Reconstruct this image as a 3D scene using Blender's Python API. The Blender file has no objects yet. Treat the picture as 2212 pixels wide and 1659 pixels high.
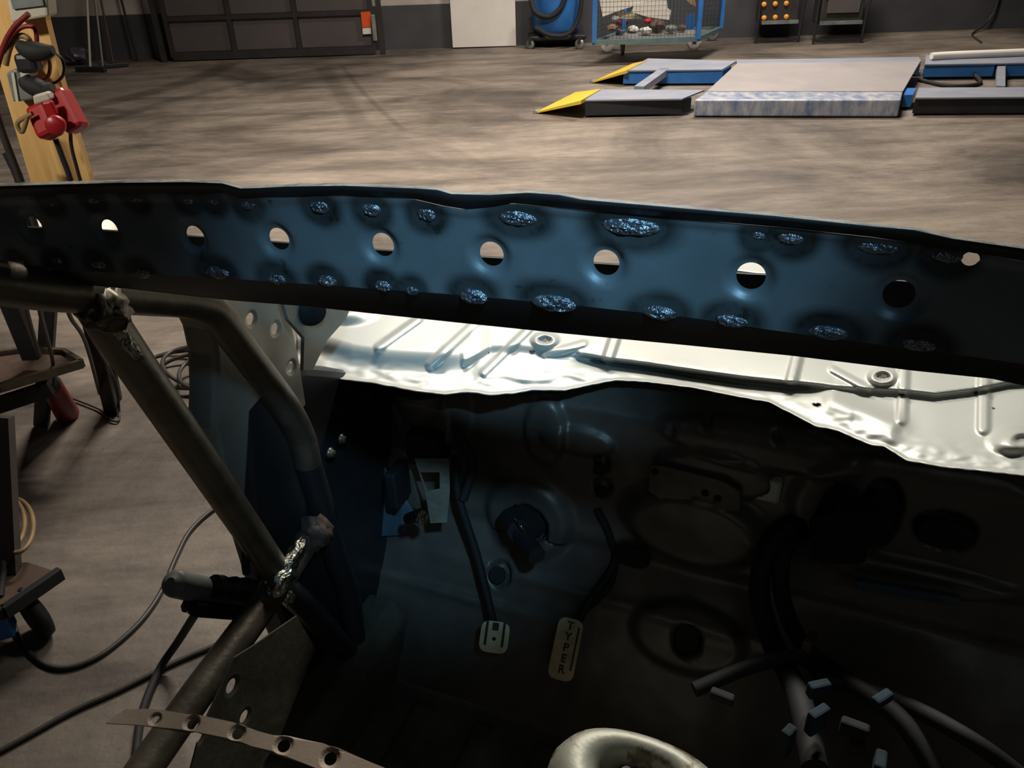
import bpy, bmesh, math, random
from mathutils import Vector, Matrix, noise
from mathutils.geometry import delaunay_2d_cdt
R = math.radians
random.seed(4)
scn = bpy.context.scene
col = scn.collection
# ------------------------------------------------------------------ camera
FPX, W, H = 1750.0, 2212.0, 1659.0
CAMZ = 1.65
PITCH, ROLL = R(31.0), R(1.9)
fwd = Vector((0, math.cos(PITCH), -math.sin(PITCH)))
up0 = Vector((0, math.sin(PITCH), math.cos(PITCH)))
X0 = Vector((1, 0, 0))
rgt = X0*math.cos(ROLL) - up0*math.sin(ROLL)
upv = up0*math.cos(ROLL) + X0*math.sin(ROLL)
CAM = Vector((0, 0, CAMZ))
cd = bpy.data.cameras.new('camera'); cam = bpy.data.objects.new('camera', cd); col.objects.link(cam)
cd.sensor_width = 36; cd.lens = FPX/W*36; cd.clip_start = .02; cd.clip_end = 200
cam.matrix_world = Matrix(((rgt.x, upv.x, -fwd.x, CAM.x), (rgt.y, upv.y, -fwd.y, CAM.y), (rgt.z, upv.z, -fwd.z, CAM.z), (0, 0, 0, 1)))
scn.camera = cam
# ------------------------------------------------------------------ light
wd = bpy.data.worlds.new('world'); scn.world = wd; wd.use_nodes = True
wd.node_tree.nodes['Background'].inputs[0].default_value = (.35, .5, .8, 1)
wd.node_tree.nodes['Background'].inputs[1].default_value = .0
scn.view_settings.view_transform = 'Standard'; scn.view_settings.look = 'None'
scn.view_settings.exposure = 0.0; scn.view_settings.gamma = 1; scn.view_settings.use_curve_mapping = False
scn.cycles.max_bounces = 6
def area(name, loc, target, sx, sy, power, color, spread=180):
    l = bpy.data.lights.new(name, 'AREA'); l.shape = 'RECTANGLE'; l.size = sx; l.size_y = sy; l.energy = power; l.color = color
    l.spread = R(spread)
    o = bpy.data.objects.new(name, l); col.objects.link(o); o.location = loc
    o.rotation_euler = (Vector(target)-Vector(loc)).to_track_quat('-Z', 'Y').to_euler(); return o
WARM = (1.0, .90, .78)
area('hall_lamp_light', (-.2, 5.6, 4.7), (-.2, 5.6, 0), 1.6, .3, 300, WARM, 140)
area('hall_lamp_light', (2.6, 8.8, 4.7), (2.6, 8.8, 0), 1.6, .3, 210, WARM, 140)
area('bay_lamp_light', (1.1, 2.8, 3.4), (.35, .95, 1.03), 1.0, .25, 13.5, (1.0, .98, .88), 80)
area('rear_fill_light', (.6, -3.2, 3.9), (0, .6, 1.0), 1.6, .3, .95, (.85, .95, 1.0), 100)  # added weak fill from behind the camera, no such hall lamp known
area('board_fill_light', (-3.2, -1.2, 4.2), (-1.62, 2.45, 1.5), 1.0, .3, 5, (1.0, .92, .8), 24)  # added narrow fill that brightens only the wooden board
sp = bpy.data.lights.new('added_blue_light', 'SPOT'); sp.energy = 54; sp.color = (.34, .70, 1.0); sp.spot_size = R(23.5); sp.spot_blend = 1; sp.shadow_soft_size = .03  # blue light from behind is inferred; its lamp and stand are made up
so = bpy.data.objects.new('added_blue_light', sp); col.objects.link(so); so.location = (.2, -.3, 2.2)
so.rotation_euler = (Vector((.015, .49, 1.478))-Vector(so.location)).to_track_quat('-Z', 'Y').to_euler()

# ------------------------------------------------------------------ pixel -> world helpers (only used to measure where things stand)
def ray(px, py):
    return fwd + rgt*((px-W/2)/FPX) - upv*((py-H/2)/FPX)
def U(px, py, d): return CAM + ray(px, py)*d
def G(px, py, z=0.):
    r = ray(px, py); return CAM + r*((z-CAMZ)/r.z)
def V(px, py, y0):
    r = ray(px, py); return CAM + r*(y0/r.y)
PSI = R(22.7)
LAT = Vector((math.cos(PSI), -math.sin(PSI), 0)); FOR = Vector((math.sin(PSI), math.cos(PSI), 0))
def PB(px, py, b):
    r = ray(px, py); return CAM + r*(b/r.dot(FOR))
def PA(px, py, a):
    r = ray(px, py); return CAM + r*(a/r.dot(LAT))
def C(a, b, z): return LAT*a + FOR*b + Vector((0, 0, z))
def ab(p): return (p.dot(LAT), p.dot(FOR), p.z)
def interp(tab, x):
    if x <= tab[0][0]: return tab[0][1]
    for (x0, y0), (x1, y1) in zip(tab, tab[1:]):
        if x <= x1: return y0+(y1-y0)*(x-x0)/(x1-x0)
    return tab[-1][1]
def sm(t): t = max(0, min(1, t)); return t*t*(3-2*t)

# ------------------------------------------------------------------ materials
def nodes(m): return m.node_tree.nodes, m.node_tree.links
def mat(name, c, rough=.5, metal=0., c2=None, scale=8., amt=.5, bump=0., bscale=None, stretch=(1, 1, 1), rvar=0., thresh=None, emit=None):
    m = bpy.data.materials.new(name); m.use_nodes = True; N, Lk = nodes(m); b = N['Principled BSDF']
    b.inputs['Roughness'].default_value = rough; b.inputs['Metallic'].default_value = metal
    if c2 is None: c2 = tuple(x*.7 for x in c)
    tc = N.new('ShaderNodeTexCoord'); mp = N.new('ShaderNodeMapping'); mp.inputs['Scale'].default_value = stretch
    Lk.new(tc.outputs['Object'], mp.inputs[0])
    n = N.new('ShaderNodeTexNoise'); n.inputs['Scale'].default_value = scale; n.inputs['Detail'].default_value = 7; n.inputs['Roughness'].default_value = .62
    Lk.new(mp.outputs[0], n.inputs['Vector'])
    rp = N.new('ShaderNodeValToRGB'); lo, hi = thresh or (.5-amt*.4, .5+amt*.4)
    rp.color_ramp.elements[0].position = lo; rp.color_ramp.elements[1].position = hi
    rp.color_ramp.elements[0].color = (*c2, 1); rp.color_ramp.elements[1].color = (*c, 1)
    Lk.new(n.outputs['Fac'], rp.inputs[0]); Lk.new(rp.outputs[0], b.inputs['Base Color'])
    if rvar:
        mr = N.new('ShaderNodeMapRange'); mr.inputs['To Min'].default_value = rough-rvar; mr.inputs['To Max'].default_value = rough+rvar
        Lk.new(n.outputs['Fac'], mr.inputs['Value']); Lk.new(mr.outputs[0], b.inputs['Roughness'])
    if bump:
        n2 = N.new('ShaderNodeTexNoise'); n2.inputs['Scale'].default_value = bscale or scale*6; n2.inputs['Detail'].default_value = 4
        Lk.new(mp.outputs[0], n2.inputs['Vector']); bp = N.new('ShaderNodeBump'); bp.inputs['Strength'].default_value = bump; bp.inputs['Distance'].default_value = .004
        Lk.new(n2.outputs['Fac'], bp.inputs['Height']); Lk.new(bp.outputs[0], b.inputs['Normal'])
    if emit: b.inputs['Emission Color'].default_value = (*c, 1); b.inputs['Emission Strength'].default_value = emit
    return m
M = {}
M['silver'] = mat('silver_paint', (.60, .61, .57), .38, .15, (.55, .56, .52), 5, .6, .03, 40)
M['silver_dull'] = mat('dusty_silver_paint', (.36, .35, .30), .5, .35, (.20, .19, .16), 9, .6, .1, 60)
M['bulk'] = mat('bulkhead_paint', (.17, .155, .135), .42, .3, (.07, .065, .06), 7, .7, .15, 40)
M['floorpan'] = mat('dusty_floorpan', (.20, .19, .16), .6, .2, (.06, .055, .045), 12, .6, .3, 70)
M['tube'] = mat('bare_steel_tube', (.24, .205, .16), .42, .75, (.10, .085, .065), 22, .7, .1, 150, rvar=.08)
M['plate'] = mat('brown_steel_strip', (.34, .27, .21), .6, .25, (.26, .20, .155), 25, .7, .06, 200)
M['weld'] = mat('weld_bead_metal', (.50, .55, .62), .22, .8, (.06, .07, .10), 90, .6, .8, 260)
M['foil'] = mat('bright_weld', (.6, .6, .52), .25, 1., (.2, .18, .14), 60, .6, .8, 160)
M['black'] = mat('black_rubber', (.012, .012, .013), .75, 0, (.009, .009, .01), 30, .6)
M['dark'] = mat('dark_paint_and_shade', (.035, .035, .04), .45, .3, (.02, .02, .02), 14, .6)  # also serves as painted shade on lower cage tubes and header lips
M['cable'] = mat('dusty_cable', (.05, .042, .038), .5, 0, (.025, .022, .02), 20, .7)
M['wood'] = mat('pine_board', (.72, .46, .17), .55, 0, (.50, .28, .09), 5, .5, .1, 40, stretch=(5, 5, .6))
M['red'] = mat('red_plastic', (.40, .016, .02), .35, 0, (.34, .012, .014), 8, .6)
M['darkred'] = mat('red_dull_plastic', (.22, .01, .018), .5, 0, (.13, .006, .01), 20, .6)
M['cream'] = mat('cream_plastic', (.55, .52, .42), .5, 0, (.48, .45, .36), 8)
M['white'] = mat('white_paint', (.80, .76, .72), .5, 0, (.72, .68, .64), 3)
M['steel'] = mat('galvanised_steel', (.45, .45, .44), .4, .7, (.33, .33, .32), 20)
M['blue'] = mat('blue_paint', (.03, .17, .50), .4, 0, (.02, .12, .38), 6)
M['lift_top'] = mat('worn_lift_top', (.33, .33, .36), .5, .2, (.20, .24, .34), 3.5, .6, .1, 60, stretch=(1, 2, 1))
M['lift_worn'] = mat('scuffed_blue_edge', (.55, .55, .55), .45, .3, (.10, .16, .32), 10, .5, .2, 50, stretch=(1.4, 1, .5))
M['lift_grey'] = mat('worn_lift_plate', (.36, .33, .33), .5, .1, (.28, .26, .27), 2.5, .6)
M['yellow'] = mat('yellow_ramp_paint', (.72, .50, .03), .5, 0, (.60, .42, .05), 14)
M['liftdark'] = mat('dark_lift_side', (.025, .03, .035), .5, .2, (.015, .015, .02), 8)
M['gate_panel'] = mat('gate_sheet', (.105, .09, .09), .6, .1, (.08, .07, .07), 1.2)
M['gate_frame'] = mat('gate_frame_paint', (.05, .045, .045), .5, .3, (.035, .03, .03), 6)
M['orange'] = mat('orange_sticker', (.80, .10, .02), .5, 0, (.7, .08, .02), 6)
M['amber'] = mat('amber_knob', (.85, .35, .04), .4, 0, (.75, .30, .04), 6)
M['card'] = mat('cardboard', (.42, .27, .16), .8, 0, (.36, .22, .13), 6)
M['tan'] = mat('tan_hose', (.30, .20, .09), .5, 0, (.20, .13, .06), 12)
M['rust'] = mat('rusty_plate', (.13, .075, .05), .7, .2, (.05, .035, .03), 14, .6)
M['greyplastic'] = mat('grey_plastic_tube', (.20, .22, .21), .5, 0, (.09, .10, .10), 10)
M['violet'] = mat('wrapping_scrap', (.10, .08, .12), .4, 0, (.05, .04, .06), 16)
M['pedal'] = mat('pedal_metal', (.62, .52, .32), .4, .5, (.35, .27, .15), 30)
M['ink'] = mat('black_lettering', (.01, .01, .01), .6)
M['crate'] = mat('dark_crate', (.04, .038, .036), .5, 0, (.02, .02, .02), 5)
M['lampglow'] = mat('lamp_tube', (1, .95, .85), .5, emit=12)

# header steel with a burn attribute (heat tint round the welds)
def header_mat():
    m = bpy.data.materials.new('header_steel'); m.use_nodes = True; N, Lk = nodes(m); b = N['Principled BSDF']
    b.inputs['Metallic'].default_value = .35
    at = N.new('ShaderNodeAttribute'); at.attribute_name = 'burn'
    tc = N.new('ShaderNodeTexCoord')
    n = N.new('ShaderNodeTexNoise'); n.inputs['Scale'].default_value = 14; n.inputs['Detail'].default_value = 8; Lk.new(tc.outputs['Object'], n.inputs['Vector'])
    r0 = N.new('ShaderNodeValToRGB'); r0.color_ramp.elements[0].position = .35; r0.color_ramp.elements[1].position = .68
    r0.color_ramp.elements[0].color = (.13, .17, .19, 1); r0.color_ramp.elements[1].color = (.20, .25, .28, 1)
    Lk.new(n.outputs['Fac'], r0.inputs[0])
    mx = N.new('ShaderNodeMix'); mx.data_type = 'RGBA'
    Lk.new(at.outputs['Fac'], mx.inputs[0]); Lk.new(r0.outputs[0], mx.inputs[6]); mx.inputs[7].default_value = (.018, .018, .016, 1)
    n3 = N.new('ShaderNodeTexNoise'); n3.inputs['Scale'].default_value = 70; n3.inputs['Detail'].default_value = 3; Lk.new(tc.outputs['Object'], n3.inputs['Vector'])
    r3 = N.new('ShaderNodeValToRGB'); r3.color_ramp.elements[0].position = .27; r3.color_ramp.elements[1].position = .33
    r3.color_ramp.elements[0].color = (.5, .45, .4, 1); r3.color_ramp.elements[1].color = (1, 1, 1, 1); Lk.new(n3.outputs['Fac'], r3.inputs[0])
    mu = N.new('ShaderNodeMix'); mu.data_type = 'RGBA'; mu.blend_type = 'MULTIPLY'; mu.inputs[0].default_value = 1
    Lk.new(mx.outputs[2], mu.inputs[6]); Lk.new(r3.outputs[0], mu.inputs[7]); Lk.new(mu.outputs[2], b.inputs['Base Color'])
    b.inputs['Roughness'].default_value = .42
    return m
M['header'] = header_mat()

def add_link(o, parent):
    col.objects.link(o)
    if parent is not None:
        o.parent = parent
        o.matrix_parent_inverse = Matrix.Translation(-Vector(parent.location)) if parent.type == 'EMPTY' and parent.parent is None else parent_world_inv(parent)
def parent_world_inv(p):
    m = Matrix.Identity(4); q = p
    chain = []
    while q is not None:
        chain.append(q); q = q.parent
    for q in reversed(chain):
        m = m @ (q.matrix_parent_inverse if q.parent else Matrix.Identity(4)) @ Matrix.LocRotScale(q.location, q.rotation_euler, q.scale)
    return m.inverted()

class MB:
    """collects geometry in world coordinates, links it as ONE mesh object"""
    def __init__(s): s.v = []; s.f = []; s.sm = []
    def poly(s, pts, smooth=False):
        i = len(s.v); s.v += [Vector(p) for p in pts]; s.f.append(tuple(range(i, i+len(pts)))); s.sm.append(smooth)
    def raw(s, vs, fs, smooth=False):
        i = len(s.v); s.v += [Vector(p) for p in vs]
        for f in fs: s.f.append(tuple(i+k for k in f)); s.sm.append(smooth)
    def hexa(s, b, t):      # bottom 4 and top 4 points, same order
        s.raw(list(b)+list(t), [(3, 2, 1, 0), (4, 5, 6, 7), (0, 1, 5, 4), (1, 2, 6, 5), (2, 3, 7, 6), (3, 0, 4, 7)])
    def box(s, c, sz, rz=0):
        c = Vector(c); hx, hy, hz = sz[0]/2, sz[1]/2, sz[2]/2; cr, sr = math.cos(rz), math.sin(rz)
        q = [(-hx, -hy), (hx, -hy), (hx, hy), (-hx, hy)]
        pt = [Vector((c.x+x*cr-y*sr, c.y+x*sr+y*cr, 0)) for x, y in q]
        s.hexa([Vector((p.x, p.y, c.z-hz)) for p in pt], [Vector((p.x, p.y, c.z+hz)) for p in pt])
    def prism(s, pts, vec):
        n = len(pts); pts = [Vector(p) for p in pts]; vec = Vector(vec)
        s.raw(pts+[p+vec for p in pts], [tuple(range(n-1, -1, -1)), tuple(range(n, 2*n))]+[(i, (i+1) % n, n+(i+1) % n, n+i) for i in range(n)])
    def bar(s, p, q, w, h, upd=(0, 0, 1)):
        p, q = Vector(p), Vector(q); d = (q-p).normalized(); u = Vector(upd); sd = d.cross(u)
        if sd.length < .01: sd = d.cross(Vector((1, 0, 0)))
        sd.normalize(); u = sd.cross(d).normalized()
        c = [sd*w/2+u*h/2, -sd*w/2+u*h/2, -sd*w/2-u*h/2, sd*w/2-u*h/2]
        s.hexa([p+k for k in c], [q+k for k in c])
    def tube(s, pts, r, n=12, cap=True, smooth=True, radii=None):
        pts = [Vector(p) for p in pts]; vs = []; fs = []; prev = None
        for i, p in enumerate(pts):
            t = (pts[min(i+1, len(pts)-1)]-pts[max(i-1, 0)]).normalized()
            if prev is None:
                a = t.cross(Vector((0, 0, 1)))
                if a.length < .1: a = t.cross(Vector((1, 0, 0)))
            else: a = prev-t*prev.dot(t)
            a.normalize(); prev = a; b = t.cross(a); rr = radii[i] if radii else r
            for k in range(n):
                th = 2*math.pi*k/n; vs.append(p+(a*math.cos(th)+b*math.sin(th))*rr)
        for i in range(len(pts)-1):
            for k in range(n): fs.append((i*n+k, i*n+(k+1) % n, (i+1)*n+(k+1) % n, (i+1)*n+k))
        s.raw(vs, fs, smooth)
        if cap:
            s.raw(vs[:n], [tuple(range(n))]); s.raw(vs[-n:], [tuple(range(n-1, -1, -1))])
    def cyl(s, p, q, r, n=20, r2=None): s.tube([p, q], r, n, radii=[r, r2 if r2 is not None else r])
    def lathe(s, c, ax, prof, n=28, smooth=True):   # prof: (radius, height along ax)
        ax = Vector(ax).normalized(); c = Vector(c); a = ax.cross(Vector((0, 0, 1)))
        if a.length < .1: a = ax.cross(Vector((1, 0, 0)))
        a.normalize(); b = ax.cross(a); vs = []; fs = []
        for r, h in prof:
            for k in range(n):
                th = 2*math.pi*k/n; vs.append(c+ax*h+(a*math.cos(th)+b*math.sin(th))*r)
        for i in range(len(prof)-1):
            for k in range(n): fs.append((i*n+k, i*n+(k+1) % n, (i+1)*n+(k+1) % n, (i+1)*n+k))
        s.raw(vs, fs, smooth)
    def build(s, name, m, parent=None, bevel=0., solid=0., label=None):
        me = bpy.data.meshes.new(name); org = Vector((0, 0, 0))
        if parent is None and s.v:
            org = Vector((sum(v.x for v in s.v)/len(s.v), sum(v.y for v in s.v)/len(s.v), min(v.z for v in s.v)))
        me.from_pydata([v-org for v in s.v], [], s.f); me.polygons.foreach_set('use_smooth', s.sm); me.update()
        o = bpy.data.objects.new(name, me); me.materials.append(m); o.location = org
        if parent is None: col.objects.link(o)
        else: add_link(o, parent)
        if solid: md = o.modifiers.new('solid', 'SOLIDIFY'); md.thickness = solid; md.offset = 0
        if bevel: md = o.modifiers.new('bevel', 'BEVEL'); md.width = bevel; md.segments = 2; md.limit_method = 'ANGLE'
        if label: o['label'] = label
        return o
def tag(o, label, cat, group=None, kind=None):
    o['label'] = label; o['category'] = cat
    if group: o['group'] = group
    if kind: o['kind'] = kind
    return o
def thing(name, label, cat, loc, group=None):
    o = bpy.data.objects.new(name, None); col.objects.link(o); o.location = loc; o.empty_display_size = .1
    return tag(o, label, cat, group)
def struct(o): o['kind'] = 'structure'; return o
def spline(pts, n=10):
    P = [Vector(p) for p in pts]; P = [P[0]*2-P[1]]+P+[P[-1]*2-P[-2]]; out = []
    for i in range(1, len(P)-2):
        for k in range(n):
            t = k/n; a, b, c, d = P[i-1], P[i], P[i+1], P[i+2]
            out.append(.5*((2*b)+(c-a)*t+(2*a-5*b+4*c-d)*t*t+(3*b-a-3*c+d)*t**3))
    out.append(P[-2]); return out
def cdt_sheet(outer, holes, to3d, interior=()):
    """flat sheet with real holes in 2D, mapped to 3D"""
    vs = [Vector(p) for p in outer]; fs = [list(range(len(outer)))]; ed = []
    n = len(outer); ed += [(i, (i+1) % n) for i in range(n)]
    for h in holes:
        i0 = len(vs); vs += [Vector(p) for p in h]; m = len(h); ed += [(i0+i, i0+(i+1) % m) for i in range(m)]
    vs += [Vector(p) for p in interior]
    r = delaunay_2d_cdt(vs, ed, [], 0, 1e-7)
    def inside(p, poly):
        c = False; j = len(poly)-1
        for i in range(len(poly)):
            a, b = poly[i], poly[j]
            if (a[1] > p[1]) != (b[1] > p[1]) and p[0] < (b[0]-a[0])*(p[1]-a[1])/(b[1]-a[1])+a[0]: c = not c
            j = i
        return c
    vo, fo = r[0], []
    for f in r[2]:
        cx = sum(vo[i].x for i in f)/len(f); cy = sum(vo[i].y for i in f)/len(f)
        if inside((cx, cy), outer) and not any(inside((cx, cy), h) for h in holes): fo.append(tuple(f))
    return [to3d(v.x, v.y) for v in vo], fo, vo
def circ(cx, cy, rx, ry=None, n=24, rot=0):
    ry = ry or rx; c, s = math.cos(rot), math.sin(rot)
    return [(cx+rx*math.cos(2*math.pi*k/n)*c-ry*math.sin(2*math.pi*k/n)*s, cy+rx*math.cos(2*math.pi*k/n)*s+ry*math.sin(2*math.pi*k/n)*c) for k in range(n)]

# ================================================================== SETTING
def floor_mat():
    m = bpy.data.materials.new('stained_concrete_floor'); m.use_nodes = True; N, Lk = nodes(m); b = N['Principled BSDF']
    tc = N.new('ShaderNodeTexCoord')
    def nz(scale, st, det=8, rg=.65, dist=0.):
        mp = N.new('ShaderNodeMapping'); mp.inputs['Scale'].default_value = st; Lk.new(tc.outputs['Object'], mp.inputs[0])
        n = N.new('ShaderNodeTexNoise'); n.inputs['Scale'].default_value = scale; n.inputs['Detail'].default_value = det; n.inputs['Roughness'].default_value = rg; n.inputs['Distortion'].default_value = dist
        Lk.new(mp.outputs[0], n.inputs['Vector']); return n
    def ramp(n, p0, c0, p1, c1):
        r = N.new('ShaderNodeValToRGB'); r.color_ramp.elements[0].position = p0; r.color_ramp.elements[1].position = p1
        r.color_ramp.elements[0].color = (*c0, 1); r.color_ramp.elements[1].color = (*c1, 1); Lk.new(n.outputs['Fac'], r.inputs[0]); return r
    def mul(a, bb, f=1.):
        x = N.new('ShaderNodeMix'); x.data_type = 'RGBA'; x.blend_type = 'MULTIPLY'; x.inputs[0].default_value = f
        Lk.new(a.outputs[0] if a.type == 'VALTORGB' else a.outputs[2], x.inputs[6]); Lk.new(bb.outputs[0] if bb.type == 'VALTORGB' else bb.outputs[2], x.inputs[7]); return x
    c = ramp(nz(.55, (1, 1.3, 1), dist=.8), .36, (.085, .070, .060), .62, (.235, .198, .165))
    c = mul(c, ramp(nz(2.2, (.35, 1.5, 1), dist=.5), .36, (.60, .59, .58), .60, (1.15, 1.15, 1.15)))
    c = mul(c, ramp(nz(14, (.5, 1.6, 1)), .3, (.78, .77, .76), .65, (1.08, 1.08, 1.08)))
    c = mul(c, ramp(nz(60, (1, 1, 1), 3), .26, (.7, .68, .66), .4, (1, 1, 1)))
    # tyre tracks: dark arcs worn into the floor
    for (p, q, r3, w, dk) in (((170, 235), (360, 190), (490, 140), .14, .55), ((150, 290), (420, 205), (760, 140), .10, .7), ((700, 150), (735, 200), (775, 262), .09, .72), ((745, 150), (790, 205), (850, 262), .03, .75)):
        A, B, D = G(*p), G(*q), G(*r3)
        dd = 2*(A.x*(B.y-D.y)+B.x*(D.y-A.y)+D.x*(A.y-B.y))
        a2, b2, d2 = A.x**2+A.y**2, B.x**2+B.y**2, D.x**2+D.y**2
        ux = (a2*(B.y-D.y)+b2*(D.y-A.y)+d2*(A.y-B.y))/dd; uy = (a2*(D.x-B.x)+b2*(A.x-D.x)+d2*(B.x-A.x))/dd
        rad = math.hypot(A.x-ux, A.y-uy)
        vd = N.new('ShaderNodeVectorMath'); vd.operation = 'DISTANCE'; vd.inputs[1].default_value = (ux, uy, 0); Lk.new(tc.outputs['Object'], vd.inputs[0])
        s1 = N.new('ShaderNodeMath'); s1.operation = 'SUBTRACT'; s1.inputs[1].default_value = rad; Lk.new(vd.outputs['Value'], s1.inputs[0])
        s2 = N.new('ShaderNodeMath'); s2.operation = 'ABSOLUTE'; Lk.new(s1.outputs[0], s2.inputs[0])
        mr = N.new('ShaderNodeMapRange'); mr.interpolation_type = 'SMOOTHSTEP'; mr.inputs['From Min'].default_value = w*.4; mr.inputs['From Max'].default_value = w*1.5
        mr.inputs['To Min'].default_value = dk; mr.inputs['To Max'].default_value = 1; Lk.new(s2.outputs[0], mr.inputs['Value'])
        x = N.new('ShaderNodeMix'); x.data_type = 'RGBA'; x.blend_type = 'MULTIPLY'; x.inputs[0].default_value = 1
        Lk.new(c.outputs[2], x.inputs[6])
        # limit the arc to its own stretch of floor
        mid = (A+B+D)/3; ext = max((A-mid).length, (D-mid).length)*1.05
        v2 = N.new('ShaderNodeVectorMath'); v2.operation = 'DISTANCE'; v2.inputs[1].default_value = (mid.x, mid.y, 0); Lk.new(tc.outputs['Object'], v2.inputs[0])
        m2 = N.new('ShaderNodeMapRange'); m2.interpolation_type = 'SMOOTHSTEP'; m2.inputs['From Min'].default_value = ext*.8; m2.inputs['From Max'].default_value = ext*1.2
        Lk.new(v2.outputs['Value'], m2.inputs['Value'])
        mm = N.new('ShaderNodeMath'); mm.operation = 'MAXIMUM'; Lk.new(mr.outputs[0], mm.inputs[0]); Lk.new(m2.outputs[0], mm.inputs[1])
        Lk.new(mm.outputs[0], x.inputs[7]); c = x
    Lk.new(c.outputs[2], b.inputs['Base Color'])
    rn = nz(3, (.5, 1.3, 1)); mr = N.new('ShaderNodeMapRange'); mr.inputs['To Min'].default_value = .42; mr.inputs['To Max'].default_value = .68
    Lk.new(rn.outputs['Fac'], mr.inputs['Value']); Lk.new(mr.outputs[0], b.inputs['Roughness'])
    bp = N.new('ShaderNodeBump'); bp.inputs['Strength'].default_value = .25; bp.inputs['Distance'].default_value = .01
    Lk.new(nz(25, (1, 1, 1)).outputs['Fac'], bp.inputs['Height']); Lk.new(bp.outputs[0], b.inputs['Normal'])
    return m
def wall_mat(name, split, top, low):
    m = bpy.data.materials.new(name); m.use_nodes = True; N, Lk = nodes(m); b = N['Principled BSDF']; b.inputs['Roughness'].default_value = .7
    g = N.new('ShaderNodeNewGeometry'); sx = N.new('ShaderNodeSeparateXYZ'); Lk.new(g.outputs['Position'], sx.inputs[0])
    gt = N.new('ShaderNodeMath'); gt.operation = 'GREATER_THAN'; gt.inputs[1].default_value = split; Lk.new(sx.outputs['Z'], gt.inputs[0])
    n = N.new('ShaderNodeTexNoise'); n.inputs['Scale'].default_value = 2.5; n.inputs['Detail'].default_value = 8; Lk.new(g.outputs['Position'], n.inputs['Vector'])
    def rp(c):
        r = N.new('ShaderNodeValToRGB'); r.color_ramp.elements[0].position = .35; r.color_ramp.elements[1].position = .6
        r.color_ramp.elements[0].color = (*[x*.75 for x in c], 1); r.color_ramp.elements[1].color = (*c, 1); Lk.new(n.outputs['Fac'], r.inputs[0]); return r
    mx = N.new('ShaderNodeMix'); mx.data_type = 'RGBA'; Lk.new(gt.outputs[0], mx.inputs[0]); Lk.new(rp(low).outputs[0], mx.inputs[6]); Lk.new(rp(top).outputs[0], mx.inputs[7])
    Lk.new(mx.outputs[2], b.inputs['Base Color']); return m
WL, WR = G(0, 137), G(2212, 60)
wdir = (WR-WL).normalized(); wn = Vector((wdir.y, -wdir.x, 0))      # towards the camera
def WP(px, py, off=0.):      # point on the back wall plane, moved off towards the camera
    r = ray(px, py); p0 = WL+wn*off; return CAM + r*((p0-CAM).dot(wn)/r.dot(wn))
HT = 5.0
b = MB(); b.box((0, 5, -.05), (26, 26, .1)); o = struct(b.build('floor', floor_mat())); 
o.data.transform(Matrix.Translation(o.location)); o.location = (0, 0, 0)
A, B_ = WL-wdir*7, WR+wdir*7
wm = wall_mat('two_tone_wall_paint', .52, (.50, .45, .41), (.065, .065, .075))
b = MB(); b.prism([A, B_, B_-wn*.2, A-wn*.2], (0, 0, HT)); struct(b.build('wall_back', wm))
side = mat('side_wall_paint', (.14, .13, .12), .8, 0, (.11, .1, .1), 2)
b = MB(); b.box((-9.1, 5, HT/2), (.2, 26, HT)); struct(b.build('wall_left', side))
b = MB(); b.box((12.1, 5, HT/2), (.2, 26, HT)); struct(b.build('wall_right', side))
b = MB(); b.box((1, 5, HT+.05), (26, 26, .1)); struct(b.build('ceiling', mat('ceiling_sheet', (.10, .10, .10), .8)))

# ================================================================== CAR SHELL
HB = .449
aL = -.62
car = thing('car_shell', 'stripped car body shell with welded blue-lit perforated windscreen header, silver cowl and steel roll cage', 'car', C(0, .6, 0))
top_sil = [(-120, 400), (0, 397), (100, 394), (250, 390), (400, 388), (480, 391), (520, 402), (560, 401), (620, 398), (740, 396), (900, 402), (945, 405), (975, 414), (1058, 416), (1141, 411), (1208, 416), (1258, 426), (1480, 445), (1673, 461), (1883, 483), (1974, 491), (2057, 510), (2212, 532), (2340, 548)]
face_top = [(-120, 425), (0, 422), (250, 414), (480, 414), (520, 424), (740, 418), (900, 428), (960, 442), (1010, 450), (1060, 446), (1108, 436), (1208, 447), (1480, 470), (1673, 487), (1883, 509), (2057, 536), (2212, 562), (2340, 580)]
face_bot = [(-120, 575), (0, 578), (268, 590), (500, 602), (740, 619), (907, 631), (1074, 645), (1255, 661), (1480, 685), (1656, 711), (1850, 738), (2060, 766), (2212, 786), (2340, 800)]
bot_sil = [(-120, 592), (0, 599), (63, 604), (268, 622), (502, 648), (669, 661), (740, 669), (974, 694), (1208, 718), (1472, 743), (1713, 767), (1974, 799), (2141, 816), (2212, 831), (2340, 850)]
welds_top = [(110, 438, 20, 10), (200, 432, 18, 10), (292, 428, 20, 12), (405, 432, 18, 12), (460, 434, 16, 10), (535, 442, 22, 14), (690, 447, 26, 17), (803, 453, 25, 17), (922, 463, 27, 18), (1118, 470, 50, 21), (1362, 489, 70, 25), (1640, 506, 17, 15), (1708, 514, 30, 18), (1897, 534, 46, 19), (2046, 553, 34, 18)]
welds_bot = [(40, 566, 18, 10), (120, 562, 20, 10), (212, 570, 24, 12), (305, 590, 26, 14), (468, 589, 36, 17), (598, 602, 29, 16), (706, 607, 27, 15), (828, 618, 24, 16), (890, 629, 17, 13), (1022, 641, 36, 22), (1196, 655, 56, 23), (1425, 676, 42, 19), (1580, 694, 38, 17), (1790, 719, 46, 19), (1985, 746, 40, 17)]
hole_px = [(66, 492), (229, 500), (415, 514), (596, 520), (821, 533), (1057, 553), (1306, 572), (1620, 602), (1942, 642)]
dark_holes = {8}
HR = .0083
holes_az = []
for px, py in hole_px:
    p = ab(PB(px, py, HB)); holes_az.append((p[0], p[2]))
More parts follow.
